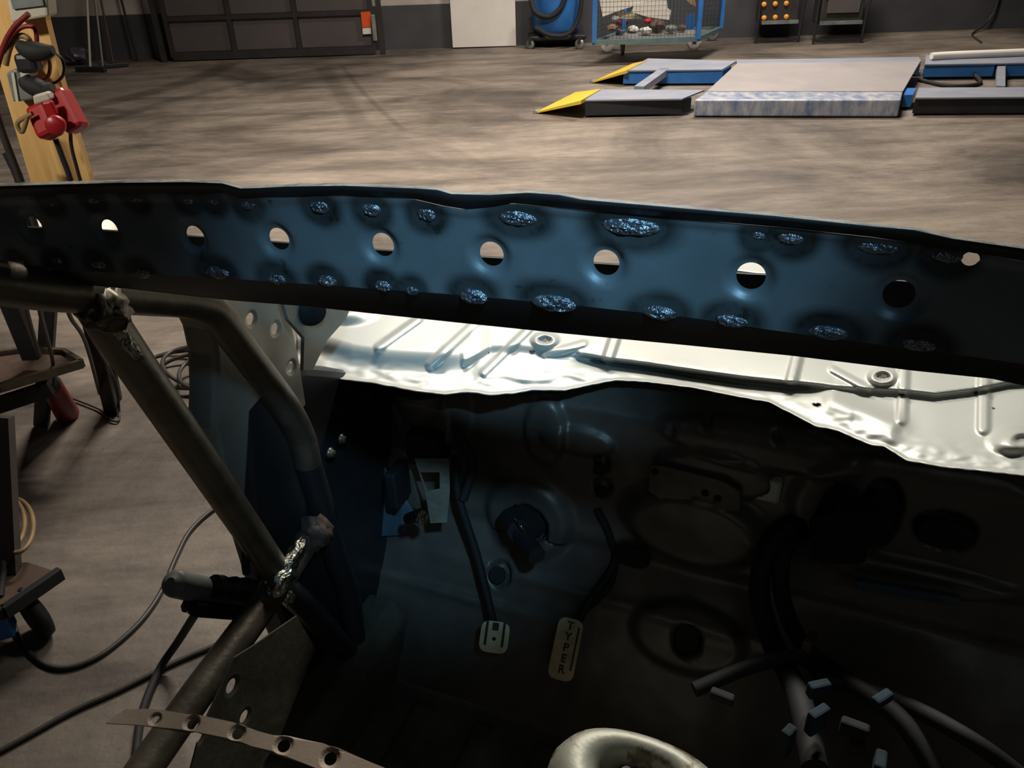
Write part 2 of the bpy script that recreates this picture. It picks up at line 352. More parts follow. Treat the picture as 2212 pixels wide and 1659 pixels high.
p = ab(PB(2096, 558, HB)); small_hole = (p[0], p[2], .0042)
def header_face(b_off=0.):
    xs = list(range(-120, 2341, 20))
    outer = [ab(PB(x, interp(face_top, x), HB)) for x in xs]+[ab(PB(x, interp(face_bot, x), HB)) for x in reversed(xs)]
    outer = [(p[0], p[2]) for p in outer]
    hl = [circ(a, z, HR, n=28) for a, z in holes_az]+[circ(small_hole[0], small_hole[1], small_hole[2], n=16)]
    inter = []
    for a, z in holes_az:
        for k in (1.18, 1.4, 1.65, 1.95): inter += circ(a, z, HR*k, n=28, rot=k)
    for x in range(-105, 2330, 9):
        y0, y1 = interp(face_top, x), interp(face_bot, x); n = int((y1-y0)/9)
        for k in range(1, n):
            q = ab(PB(x+random.uniform(-2, 2), y0+(y1-y0)*k/n, HB))
            if all(math.hypot(q[0]-a, q[2]-z) > HR*2.05 for a, z in holes_az): inter.append((q[0], q[2]))
    stp = sorted((ab(PB(x, interp(face_top, x)+17, HB))[0], ab(PB(x, interp(face_top, x)+17, HB))[2]) for x in range(-120, 2341, 20))
    def to3(a, z):
        d = -.0022*sm((z-interp(stp, a))/.0022+.5)
        for ha, hz in holes_az:
            r = math.hypot(a-ha, z-hz)/HR
            if r < 2.0: d = max(d, sm((2.0-r)/.95)*.0042)
        # soft pressing wave across the sheet
        d += .0012*noise.noise(Vector((a*22, z*30, 0)))
        return C(a, HB+d, z)
    return cdt_sheet(outer, hl, to3, inter)
vs, fs, v2 = header_face()
hd = MB(); hd.raw(vs, fs, True)
header = hd.build('header_rail', M['header'], car, label='perforated steel windscreen header with heat-marked plug welds')
me = header.data; at = me.attributes.new('burn', 'FLOAT', 'POINT')
WLD = [(x, y, rx, ry) for x, y, rx, ry in welds_top+welds_bot]
wp3 = []
for x, y, rx, ry in WLD:
    c = PB(x, y, HB); dpt = (c-CAM).dot(fwd)
    a, _, z = ab(c); wp3.append((a, z, rx*dpt/FPX*1.08, ry*dpt/FPX))
def burn(a, z):
    v = 0.
    for wa, wz, ra, rz in wp3:
        q = math.hypot((a-wa)/(ra+.006), (z-wz)/(rz+.0075))
        f = 1-sm((q-.75)/.75)
        ringd = abs(q-1.0); f2 = f*(.9 if q > .8 else .75)
        v = max(v, f2)
    v += .25*noise.noise(Vector((a*40, z*40, 3)))*(v > .03)
    return max(0, min(1, v))
for i, v in enumerate(v2): at.data[i].value = burn(v.x, v.y)
# top return lip (faces down), torn top flange, bottom lip, rear wall of the box section
xs = list(range(-120, 2341, 8))
b = MB(); rows = []
for x in xs:
    f = interp(face_top, x); t = interp(top_sil, x)+5
    rows.append([PB(x, f+3, HB-.0005), PB(x, f+2, HB-.0032), PB(x, (f+t)/2+2, HB-.006), PB(x, t+2, HB-.011), PB(x, t, HB-.010)])
n = 5; b.raw([p for r in rows for p in r], [(i*n+k, i*n+k+1, (i+1)*n+k+1, (i+1)*n+k) for i in range(len(rows)-1) for k in range(n-1)], True)
n = 4
b.build('upper_lip', M['dark'], header)  # dark colour puts in the shade under the top edge
b = MB(); rows = []
for x in xs:
    t = interp(top_sil, x)
    j = noise.noise(Vector((x*.03, 1, 0)))*3+noise.noise(Vector((x*.11, 5, 0)))*2.2
    rows.append([PB(x, t+5, HB-.010), PB(x, t+2+.4*j, HB-.002), PB(x, t-1+j*.7, HB+.014), PB(x, t+1+j*.5, HB+.02)])
b.raw([p for r in rows for p in r], [(i*n+k, i*n+k+1, (i+1)*n+k+1, (i+1)*n+k) for i in range(len(rows)-1) for k in range(n-1)], True)
M['tornedge'] = mat('torn_sealant_edge', (.50, .50, .46), .45, .3, (.03, .035, .04), 22, .5, .6, 90, stretch=(1, 1, 1))
b.build('torn_roof_flange', M['tornedge'], header, label='jagged grey sealant left along the cut roof edge')
b = MB(); rows = []
for x in xs:
    f = interp(face_bot, x); t = interp(bot_sil, x)
    rows.append([PB(x, f, HB), PB(x, f+(t-f)*.2, HB+.003), PB(x, f+(t-f)*.6, HB+.014), PB(x, t, HB+.027)])
b.raw([p for r in rows for p in r], [(i*n+k, i*n+k+1, (i+1)*n+k+1, (i+1)*n+k) for i in range(len(rows)-1) for k in range(n-1)], True)
b.build('lower_lip', M['dark'], header)  # dark colour stands in for shade below the fold
back_top = [(-120, 488), (67, 490), (230, 497), (415, 509.5), (596, 522), (821, 539), (1057, 555), (1306, 569), (1620, 591), (1942, 605), (2340, 640)]
b = MB(); rows = []
for x in xs:
    rows.append([PB(x, interp(bot_sil, x), HB+.027), PB(x, interp(bot_sil, x)-12, HB+.034), PB(x, interp(back_top, x)+4, HB+.036), PB(x, interp(back_top, x), HB+.040)])
b.raw([p for r in rows for p in r], [(i*n+k, i*n+k+1, (i+1)*n+k+1, (i+1)*n+k) for i in range(len(rows)-1) for k in range(n-1)], True)
b.build('rear_channel', M['dark'], header, solid=.0012)
# weld beads
def bead(x, y, rx, ry, seed):
    c = PB(x, y, HB); d = (c-CAM).dot(fwd)/FPX; A = rx*d*.92; Bz = ry*d*.85; th = min(A, Bz)*.62
    nu, nv = 28, 12; vs = []; fs = []
    big = rx > 40
    for i in range(nv+1):
        ph = math.pi/2*i/nv
        for k in range(nu):
            t = 2*math.pi*k/nu; r = math.cos(ph)
            u, w = r*math.cos(t), r*math.sin(t)
            h = math.sin(ph)**.8
            rp = math.sin((u*A-abs(w)*Bz*.4)*2200)*.17*h if rx > 22 else 0
            nzv = noise.noise(Vector((u*2.1+seed*3.7, w*2.1, seed)))
            h = h*(1+.45*nzv+.3*noise.noise(Vector((u*6+seed, w*5, seed*1.3))))+rp
            u2 = u*(1+.16*noise.noise(Vector((t, seed, 2)))); w2 = w*(1+.2*noise.noise(Vector((t*1.3, seed, 7))))
            vs.append(c+LAT*(u2*A)+Vector((0, 0, w2*Bz))-FOR*(h*th-.0006))
    for i in range(nv):
        for k in range(nu): fs.append((i*nu+k, i*nu+(k+1) % nu, (i+1)*nu+(k+1) % nu, (i+1)*nu+k))
    m = MB(); m.raw(vs, fs, True); return m
for i, (x, y, rx, ry) in enumerate(WLD):
    bead(x, y, rx, ry, i).build('weld_bead', M['weld'], header)

# ---------------------------------------------------------------- cowl
lip = [(640, 802), (662, 808), (700, 815), (800, 826), (900, 845), (960, 852), (1010, 846), (1060, 853), (1110, 849), (1150, 842), (1220, 843), (1280, 830), (1330, 821), (1400, 825), (1500, 838), (1600, 858), (1660, 868), (1710, 893), (1760, 920), (1810, 930), (1850, 948), (1885, 962), (1910, 964), (1960, 995), (2040, 1009), (2120, 1017), (2212, 1027), (2330, 1040)]
def cowl_top(x): return interp(bot_sil, x)-40
def seg_d(px, py, x0, y0, x1, y1):
    dx, dy = x1-x0, y1-y0; t = max(0, min(1, ((px-x0)*dx+(py-y0)*dy)/(dx*dx+dy*dy)))
    return math.hypot(px-x0-dx*t, py-y0-dy*t), t
# (x0,y0,x1,y1,half width px, height m): pressed ribs
ribs = [(905, 690, 818, 752, 9, .010), (1030, 695, 930, 788, 10, .008), (1142, 712, 1045, 805, 9, .009), (1328, 730, 1312, 778, 13, .012),
        (1722, 770, 1708, 826, 13, .012), (1952, 800, 1948, 905, 13, .009), (2126, 815, 2124, 925, 15, .009), (1262, 742, 1175, 766, 8, .007), (1798, 798, 1878, 842, 8, .007)]
bosses = [(1177, 735, 22, 12), (1907, 814, 24, 14)]
# lower edge of the raised shelf: z drops below this line
shelf = [(600, 755), (690, 758), (760, 778), (830, 788), (900, 792), (960, 795), (1010, 790), (1060, 760), (1120, 758), (1200, 768), (1260, 772), (1310, 782), (1400, 793), (1500, 808), (1600, 822), (1700, 833), (1780, 838), (1850, 845), (1950, 850), (2020, 858), (2100, 848), (2180, 832), (2330, 822)]
shelf_h = [(600, .020), (960, .018), (1060, .008), (1230, .008), (1310, .012), (1700, .012), (1800, .008), (1950, .010), (2100, .010), (2330, .010)]
lines_low = []
def relief(x, y):
    z = 0.
    s = interp(shelf, x); hgt = interp(shelf_h, x)
    wdt = 10 if x > 1250 else 18+max(0, 1050-x)*.0
    if x < 1000: wdt = 40
    z += hgt*(1-sm((y-(s-wdt))/(wdt*1.4)))
    # groove under the shelf on the straight part
    g = math.exp(-((y-(s+5))/9)**2)*.015*sm((x-1230)/60)*sm((1790-x)/90); z -= g
    for x0, y0, x1, y1, w, h in ribs:
        d, t = seg_d(x, y, x0, y0, x1, y1)
        if d < w*2: z += .42*h*(1-sm((d-w*.45)/(w*.75)))
    for bx, by, rx, ry in bosses:
        q = math.hypot((x-bx)/rx, (y-by)/ry)
        if q < 1.9: z += .007*(1-sm((q-.95)/.6)) - .006*(1-sm((q-.45)/.35))
    # dent / pressed hump on the right
    hx, t = seg_d(x, y, 1800, 868, 1925, 925); z += .009*math.exp(-(hx/26)**2)
    hx, t = seg_d(x, y, 1850, 905, 1940, 932); z -= .003*math.exp(-(hx/14)**2)
    q = math.hypot((x-2190)/60, (y-955)/32); z += .012*(1-sm((q-.2)/.9)); 
    q = math.hypot((x-2208)/24, (y-950)/14); z -= .010*(1-sm((q-.4)/.6))
    # hump beside the left corner
    q = math.hypot((x-745)/70, (y-672)/30); z += .012*(1-sm((q-.2)/1.0))
    # curled lip
    l = interp(lip, x); z += .004*math.exp(-((y-l)/4)**2); z -= .002*sm((y-(l-30))/30)
    # a scalloped fold near the lip (left of centre)
    if 1010 < x < 1330: z += .002*(1-sm((y-(815+6*math.sin(x*.045)))/12))*sm((x-1015)/25)*sm((1330-x)/120)
    # hand-beaten wobble near the lip and a slow wave
    z += .0010*noise.noise(Vector((x*.035, y*.09, 0)))*sm((y-(l-70))/50)+.0018*noise.noise(Vector((x*.006, y*.012, 4)))
    return z
COWZ = 1.035
cx_ = [x for x in range(640, 2332, 4)]; NR = 70
def cowl_pt(x, y):
    r = ray(x, y); return CAM+r*((COWZ+relief(x, y)-CAMZ)/r.z)
b = MB(); vs = []
for x in cx_:
    y0, y1 = cowl_top(x), interp(lip, x)+1.5*noise.noise(Vector((x*.05, 0, 0)))
    if x < 668: y1 = min(y1, 786+(x-640)*.2)
    for k in range(NR+1): vs.append(cowl_pt(x, y0+(y1-y0)*k/NR))
fs = []
for i in range(len(cx_)-1):
    for k in range(NR):
        # pierced holes
        xx = cx_[i]+2; y0, y1 = cowl_top(xx), interp(lip, xx); yy = y0+(y1-y0)*(k+.5)/NR
        if any(math.hypot((xx-bx)/(rx*.34), (yy-by)/(ry*.36)) < 1 for bx, by, rx, ry in bosses) or (abs(xx-1763) < 9 and abs(yy-874) < 3): continue
        fs.append((i*(NR+1)+k, i*(NR+1)+k+1, (i+1)*(NR+1)+k+1, (i+1)*(NR+1)+k))
b.raw(vs, fs, True)
cowl = b.build('cowl_panel', M['silver'], car, label='bright silver cowl panel with pressed ribs and cut wavy edge')
md = cowl.modifiers.new('solid', 'SOLIDIFY'); md.thickness = .0012; md.offset = -1
# dirt smudges / burnt spots on the cowl: thin sealant blobs
for x, y, s in ((1150, 757, 9), (1948, 851, 8), (2110, 847, 10), (2145, 882, 7), (1055, 761, 4), (1283, 814, 4)):
    c = cowl_pt(x, y); m = MB(); pr = []
    k = s*.00055
    for j in range(5): pr.append((k*math.cos(j/4*math.pi/2)*(1+.3*noise.noise(Vector((x, j, 0)))), k*.35*math.sin(j/4*math.pi/2)))
    m.lathe(c-Vector((0, 0, .0008)), (0, 0, 1), pr, 12); m.build('burnt_sealant_spot', M['rust'], cowl)
# front of the plenum, stands up behind the header out of sight and closes the scuttle
b = MB()
pts = [cowl_pt(x, cowl_top(x)) for x in range(640, 2331, 40)]
for p, q in zip(pts, pts[1:]): b.poly([p, q, q+Vector((0, 0, .01))+FOR*.1, p+Vector((0, 0, .01))+FOR*.1])
b.build('windscreen_ledge', M['silver'], car, solid=.0012)

# ---------------------------------------------------------------- bulkhead (firewall), toe board and floor
prof = [(1.07, 1.025), (1.01, .97), (.98, .72), (.80, .47), (.30, .47)]
def prof_hit(px, py):
    r = ray(px, py); rb, rz = r.dot(FOR), r.z
    for (b0, z0), (b1, z1) in zip(prof, prof[1:]):
        # t*rb = b0+s*(b1-b0); CAMZ+t*rz = z0+s*(z1-z0)
        db, dz = b1-b0, z1-z0; det = rb*(-dz)-(-db)*rz
        if abs(det) < 1e-9: continue
        t = (b0*(-dz)-(-db)*(z0-CAMZ))/det; s = (rb*(z0-CAMZ)-rz*b0)/det
        if -.0001 <= s <= 1.0001 and t > 0: return CAM+r*t
    return CAM+r*((.47-CAMZ)/r.z)
# profile length param
def plen():
    L = [0]
    for (b0, z0), (b1, z1) in zip(prof, prof[1:]): L.append(L[-1]+math.hypot(b1-b0, z1-z0))
    return L
PL = plen()
def on_prof(s):
    for i in range(len(prof)-1):
        if s <= PL[i+1] or i == len(prof)-2:
            t = (s-PL[i])/(PL[i+1]-PL[i]); (b0, z0), (b1, z1) = prof[i], prof[i+1]
            d = Vector((z1-z0, -(b1-b0))).normalized()  # normal (b,z) towards cabin
            nn = Vector((d.x, d.y)); nn = nn if nn.x < 0 or (abs(nn.x) < .01 and nn.y > 0) else -nn
            return b0+(b1-b0)*t, z0+(z1-z0)*t, nn
def prof_s(p):
    a, b_, z = ab(p); best = (9, 0)
    for i in range(len(prof)-1):
        (b0, z0), (b1, z1) = prof[i], prof[i+1]; db, dz = b1-b0, z1-z0
        t = max(0, min(1, ((b_-b0)*db+(z-z0)*dz)/(db*db+dz*dz))); d = math.hypot(b_-b0-db*t, z-z0-dz*t)
        if d < best[0]: best = (d, PL[i]+t*(PL[i+1]-PL[i]))
    return a, best[1]
# features on the bulkhead: px, py, rx(m), ry(m), height(+towards cabin), softness
feats = []
def feat(px, py, ra, rs, h, soft=.35): a, s = prof_s(prof_hit(px, py)); feats.append((a, s, ra, rs, h, soft))
feat(1145, 1115, .062, .062, .02, .4); feat(1145, 1125, .036, .036, -.045, .12)
feat(1900, 1100, .025, .05, -.03, .12); feat(2040, 1139, .036, .026, -.03, .12)
feat(1545, 1020, .08, .035, .014, .15); feat(1500, 1130, .085, .05, .03, .5); feat(1485, 1375, .075, .045, .02, .3); feat(1486, 1378, .021, .021, -.03, .15)
feat(1300, 1003, .010, .010, -.02, .2); feat(1303, 1052, .012, .012, -.02, .2); feat(1530, 1043, .006, .006, -.01, .2); feat(1557, 1054, .007, .007, -.01, .2)
feat(1453, 925, .006, .006, -.01, .2); feat(1530, 912, .007, .007, -.01, .2); feat(1678, 947, .006, .006, -.01, .2); feat(1640, 960, .12, .03, .012, .3)
feat(935, 880, .05, .06, .045, .5); feat(1080, 1240, .018, .018, -.02, .2); feat(1250, 950, .05, .02, .01, .3); feat(1180, 930, .03, .05, .012, .3)
feat(850, 1060, .06, .07, .02, .4); feat(1950, 1225, .14, .016, .018, .6); feat(1990, 1130, .16, .10, .012, .15)
feat(1330, 1300, .35, .012, .008, .8); feat(1000, 1290, .2, .01, .008, .8); feat(1800, 1280, .4, .02, .01, .8)
na, ns = 330, 190; a0, a1 = -.68, .75; smax = PL[-1]
vs = []
for j in range(ns+1):
    s = smax*j/ns; bb, zz, nn = on_prof(s)
    for i in range(na+1):
        a = a0+(a1-a0)*i/na; h = 0.
        for fa, fs_, ra, rs, hh, so_ in feats:
            q = math.hypot((a-fa)/ra, (s-fs_)/rs)
            if q < 1+so_: h += hh*(1-sm((q-1)/so_)) if so_ < .8 else hh*math.exp(-q*q*1.5)
        h += .004*noise.noise(Vector((a*6, s*6, 0)))+.0015*noise.noise(Vector((a*25, s*25, 5)))
        # transmission tunnel swelling on the floor, right of the pedals
        w = math.exp(-((a-.16)/.12)**2); h += .16*w*sm((s-.30)/.3)
        # floor ribs
        if s > PL[3]+.03: h += .008*(1-sm((abs(((a*9) % 1)-.5)-.12)/.1))
        vs.append(C(a, bb+nn.x*h, zz+nn.y*h))
fs = [(j*(na+1)+i, j*(na+1)+i+1, (j+1)*(na+1)+i+1, (j+1)*(na+1)+i) for j in range(ns) for i in range(na)]
jf = int(ns*PL[3]/smax)
nb = jf*na
mb = MB(); mb.raw(vs, fs[:nb], True); bulk = mb.build('bulkhead', M['bulk'], car, solid=0)
mb = MB(); mb.raw(vs, fs[nb:], True); fpan = mb.build('floor_pan', M['floorpan'], car)
def clean(o):
    bm = bmesh.new(); bm.from_mesh(o.data); bmesh.ops.delete(bm, geom=[v for v in bm.verts if not v.link_faces], context='VERTS'); bm.to_mesh(o.data); bm.free()
clean(bulk); clean(fpan)
# rear floor behind the camera's feet, right sill and the body behind: unseen, added to block light so the cabin stays dark
b = MB(); b.hexa([C(-.68, -1.4, .46), C(.75, -1.4, .46), C(.75, .3, .46), C(-.68, .3, .46)], [C(-.68, -1.4, .468), C(.75, -1.4, .468), C(.75, .3, .468), C(-.68, .3, .468)]); b.build('rear_floor', M['floorpan'], car)
b = MB(); b.hexa([C(.74, -1.4, .46), C(.80, -1.4, .46), C(.80, 1.1, .46), C(.74, 1.1, .46)], [C(.74, -1.4, 1.05), C(.80, -1.4, 1.05), C(.80, 1.1, 1.05), C(.74, 1.1, 1.05)]); b.build('right_side_panel', M['bulk'], car, bevel=.01)
b = MB(); b.hexa([C(-.68, -1.44, .46), C(.75, -1.44, .46), C(.75, -1.4, .46), C(-.68, -1.4, .46)], [C(-.68, -1.44, 1.1), C(.75, -1.44, 1.1), C(.75, -1.4, 1.1), C(-.68, -1.4, 1.1)]); b.build('rear_bulkhead', M['bulk'], car, bevel=.01)
# sill
def pxa(pts, a): return [PA(x, y, a) for x, y in pts]
b = MB(); sec = [(-.70, .47), (-.70, .56), (-.66, .60), (-.60, .60), (-.575, .57), (-.575, .47)]
bs = [-.2, .1, .35, .6, .75, .86]
vs = [C(a, bb, z) for bb in bs for a, z in sec]; ns_ = len(sec)
b.raw(vs, [(i*ns_+k, i*ns_+(k+1) % ns_, (i+1)*ns_+(k+1) % ns_, (i+1)*ns_+k) for i in range(len(bs)-1) for k in range(ns_)]+[tuple(range(ns_))])
M['grime'] = mat('grimy_sill_paint', (.17, .16, .12), .5, .2, (.045, .04, .03), 14, .7, .2, 60)
b.build('sill', M['grime'], car, bevel=.006)
# sill stiffener plate with holes, standing between the door bar and the floor
def cplate(name, m, outer, holes, plane_a, thick=.003, parent=None, flare=.0014, label=None, dense=None):
    O = [ab(PA(x, y, plane_a)) for x, y in outer]; O = [(p[1], p[2]) for p in O]
    HL = []
    for hx, hy, r in holes: q = ab(PA(hx, hy, plane_a)); HL.append((q[1], q[2], r))
    inter = []
    for hb, hz, r in HL:
        for k in (1.15, 1.3, 1.45, 1.62, 1.9): inter += circ(hb, hz, r*k, n=20)
    def to3(bb, z):
        d = 0
        for hb, hz, r in HL:
            q = math.hypot(bb-hb, z-hz)/r
            if q < 1.6: d = max(d, flare*sm((1.6-q)/.6))
        return C(plane_a-d, bb, z)
    v, f, _ = cdt_sheet(O, [circ(hb, hz, r, n=20) for hb, hz, r in HL], to3, inter)
    m_ = MB(); m_.raw(v, f, False); o = m_.build(name, m, parent or car, label=label)
    md = o.modifiers.new('solid', 'SOLIDIFY'); md.thickness = thick; md.offset = 0; return o
cplate('door_bar_gusset', M['grime'], [(505, 1420), (545, 1395), (640, 1330), (680, 1400), (640, 1500), (600, 1600), (560, 1659), (505, 1700), (400, 1700), (440, 1560)], [(500, 1482, .0095), (528, 1548, .0085), (430, 1590, .008)], -.585, .002)
# hinge pillar
def pillar_block(name, outer, a_out, a_in, m, bev=.006, lbl=None):
    o1 = [ab(PA(x, y, a_in)) for x, y in outer]
    b = MB(); b.prism([C(a_in, p[1], p[2]) for p in o1], LAT*(a_out-a_in)); return b.build(name, m, car, bevel=bev, label=lbl)
pillar_block('hinge_pillar', [(525, 880), (560, 840), (600, 838), (640, 802), (662, 792), (700, 796), (800, 806), (870, 820), (850, 1000), (840, 1480), (700, 1500), (640, 1400), (590, 1270), (545, 1110), (535, 1000)], -.70, -.645, M['dark'], .012)
pillar_block('pillar_skin', [(418, 662), (470, 655), (560, 775), (592, 862), (545, 895), (538, 1000), (532, 1100), (500, 1070), (478, 1000), (464, 930), (468, 850), (466, 770), (455, 715), (440, 685)], -.69, -.645, M['silver_dull'], .01, 'grey outer skin of the front pillar')
for x, y in ((712, 978), (737, 948)):
    m = MB(); c = PA(x, y, -.62); m.lathe(c, LAT, [(.0, .008), (.005, .008), (.006, .003), (.008, .002), (.008, 0)], 14); m.build('hinge_bolt', M['tube'], car)
# A-pillar corner between pillar and cowl
b = MB()
pp = [(600, 640), (700, 640), (760, 640), (740, 690), (700, 735), (668, 800), (648, 800), (650, 730), (615, 690)]
o_ = [PA(x, y, -.60) for x, y in pp]
b.prism([p for p in o_], LAT*.004+FOR*.002); b.build('pillar_corner', M['silver_dull'], car)
m = MB(); c = PA(672, 672, -.59); m.lathe(c, (LAT-FOR*.6), [(.0, .006), (.018, .006), (.02, .0)], 20); m.build('pillar_hole_shade', M['black'], car)  # black disc paints the dark inside of a pillar hole
# gusset with dimple holes
M['gusset'] = mat('worn_silver_gusset', (.52, .50, .43), .42, .25, (.40, .38, .33), 9, .6, .08, 60)
cplate('pillar_gusset', M['gusset'], [(470, 640), (600, 640), (612, 660), (622, 690), (634, 730), (642, 770), (650, 820), (658, 872), (650, 884), (610, 850), (560, 780), (520, 720), (488, 676)], [(541, 689, .0078), (594, 710, .0078), (628, 793, .0078)], -.625, .0025, label='dull silver gusset plate with three dimpled holes')

# roll cage ------------------------------------------------------
cage = car
def cage_tube(pts, r, a=aL, name='cage_tube', m='tube', label=None, n=8):
    P = [PA(*p[:2], p[2] if len(p) > 2 else a) for p in pts]
    s = MB(); s.tube(spline(P, n), r, 20); return s.build(name, M[m], cage, label=label)
cage_tube([(-230, 560), (-60, 600), (120, 628), (320, 642), (415, 652), (462, 674), (505, 728), (560, 802), (615, 876), (650, 940), (665, 1000)], .0188)
cage_tube([(665, 1000), (690, 1080), (725, 1200), (755, 1300), (775, 1480)], .0188, m='dark')  # same tube continued, coloured dark for the shade it runs into
cage_tube([(205, 655), (240, 710), (420, 975), (590, 1225), (607, 1252)], .0195)
cage_tube([(608, 1248), (540, 1345), (440, 1480), (355, 1600), (250, 1750)], .0205)
cage_tube([(604, 1262), (640, 1205), (668, 1160), (690, 1132)], .0185)
cage_tube([(606, 1262), (660, 1310), (740, 1400), (810, 1490)], .0195, m='dark')  # lower bar darkened in colour to imitate shade
# weld collars and torn ends
def crumple(px, py, a, r, seed, name='weld_patch', sx=1., m='foil', dirv=None):
    c = PA(px, py, a); vs = []; fs = []; nu, nv = 26, 14
    d = (dirv or Vector((0, 0, 1))).normalized(); e = d.cross(LAT).normalized(); g = d.cross(e)
    for i in range(nv+1):
        th = math.pi*i/nv
        for k in range(nu):
            ph = 2*math.pi*k/nu; v = Vector((math.sin(th)*math.cos(ph), math.sin(th)*math.sin(ph), math.cos(th)))
            k_ = 1+.35*noise.noise(v*2.4+Vector((seed, 0, 0)))+.18*noise.noise(v*7+Vector((0, seed, 0)))
            vs.append(c+(e*v.x+g*v.y)*r*k_+d*v.z*r*sx*k_)
    for i in range(nv):
        for k in range(nu): fs.append((i*nu+k, i*nu+(k+1) % nu, (i+1)*nu+(k+1) % nu, (i+1)*nu+k))
    s = MB(); s.raw(vs, fs, True); return s.build(name, M[m], cage)
dv = PA(690, 1132, aL)-PA(604, 1262, aL)
crumple(625, 1215, -.605, .012, 3, sx=3.2, dirv=dv)
crumple(605, 1252, -.605, .016, 5, sx=1.6, dirv=dv)
crumple(622, 1290, -.605, .009, 8, sx=1.8, dirv=Vector((0, 0, 1)))
crumple(683, 1150, -.61, .022, 9, sx=1.2, m='rust')
crumple(225, 668, -.612, .024, 12, sx=.9, m='tube', dirv=dv)
dt = PA(420, 975, aL)-PA(240, 710, aL)
crumple(258, 712, -.603, .007, 14, name='bright_scrape', sx=3.6, dirv=dt); crumple(279, 745, -.602, .007, 15, name='bright_scrape', sx=3.0, dirv=dt)
m = MB(); c = PA(243, 705, -.601); m.lathe(c, LAT, [(.0, .0005), (.006, .0005), (.0065, -.003)], 16); m.build('bolt_hole', M['black'], cage)
m = MB(); m.tube(spline([PA(532, 1190, -.64), PA(530, 1215, -.64), PA(533, 1238, -.64)], 4), .0055, 10); m.build('hook', M['black'], cage)
# perforated strip in front
SP = [(228, 1562, 270, 1532), (300, 1566, 330, 1531), (420, 1580, 430, 1544), (500, 1598, 508, 1561), (545, 1612, 560, 1580), (600, 1628, 590, 1588), (660, 1650, 622, 1590), (760, 1690, 700, 1606), (900, 1740, 830, 1658), (980, 1770, 900, 1700)]
SD = .80
vb = [(x0, y0) for x0, y0, _, _ in SP]; vt = [(x1, y1) for _, _, x1, y1 in SP]
outer = [(x, y) for x, y in vb]+[(x, y) for x, y in reversed(vt)]
# plane of the strip: tilted back a little
p0 = U(500, 1590, SD); pn = (Vector((0, -.25, .95))).normalized()
ex = (Vector((1, 0, 0))-pn*pn.x).normalized(); ey = pn.cross(ex)
def on_strip(px, py):
    r = ray(px, py); q = CAM+r*((p0-CAM).dot(pn)/r.dot(pn)); return ((q-p0).dot(ex), (q-p0).dot(ey))
O2 = [on_strip(x, y) for x, y in outer]; H2 = [on_strip(x, y) for x, y in ((335, 1553), (414, 1562), (512, 1583), (612, 1609), (713, 1637))]
hr = [.0040, .0052, .0055, .0062, .0062]; inter = []
for (hx, hy), r in zip(H2, hr):
    for k in (1.2, 1.4, 1.6, 1.82, 2.2): inter += circ(hx, hy, r*k, n=18)
def st3(u, v):
    d = 0
    for (hx, hy), r in zip(H2, hr):
        q = math.hypot(u-hx, v-hy)/r
        if q < 1.8: d = max(d, .0028*sm((1.8-q)/.8))
    return p0+ex*u+ey*v-pn*d
v, f, _ = cdt_sheet(O2, [circ(x, y, r, n=18) for (x, y), r in zip(H2, hr)], st3, inter)
m = MB(); m.raw(v, f, False); o = m.build('perforated_strip', M['plate'], car, label='brown steel strip with a row of dimpled holes'); md = o.modifiers.new('solid', 'SOLIDIFY'); md.thickness = .002; md.offset = -1
# strip's lower leg down to the floor pan so that it stands on something
m = MB(); q = U(900, 1720, SD); m.bar(q, Vector((q.x, q.y, .46)), .03, .004, FOR); m.build('strip_support', M['plate'], car)

# silver collar at the bottom edge (seat of the steering column opening)
cc = G(1372, 1672, .78)
m = MB()
nu = 44; vs = []; fs = []
prf = [(.135, -.15), (.128, -.07), (.118, -.028), (.104, -.006), (.088, .003), (.070, .002), (.056, -.006), (.050, -.02), (.047, -.05)]
for r, h in prf:
    for k in range(nu):
        t = 2*math.pi*k/nu; e = 1+.05*math.sin(3*t+.5)+.04*math.sin(2*t)
        vs.append(cc+LAT*(r*.90*e*math.cos(t))+FOR*(r*.58*e*math.sin(t))+Vector((0, 0, h)))
for i in range(len(prf)-1):
    for k in range(nu): fs.append((i*nu+k, i*nu+(k+1) % nu, (i+1)*nu+(k+1) % nu, (i+1)*nu+k))
m.raw(vs, fs, True); M['collar'] = mat('chipped_silver', (.36, .36, .30), .5, .3, (.13, .10, .06), 26, .4, .2, 60, thresh=(.38, .46))
m.build('tunnel_collar', M['collar'], car, label='chipped silver collar round a dark opening')
m = MB(); m.lathe(cc-Vector((0, 0, .03)), (0, .1, 1), [(.037, -.03), (.033, -.014), (.028, -.004), (.024, .006), (.012, .01), (0, .01)], 30); m.build('gear_lever_boot', M['black'], car)
m = MB(); m.cyl(cc-Vector((0, 0, .02)), cc+Vector((-.012, -.005, .012)), .007, 14); m.build('lever_stub', M['steel'], car)

for n_, c_ in (('cblue', (.02, .05, .08)), ('cteal', (.012, .03, .045)), ('cgrey', (.022, .022, .026)), ('colive', (.06, .045, .01))): M[n_] = mat('connector_'+n_[1:], c_, .85, 0, tuple(x*.3 for x in c_), 40)
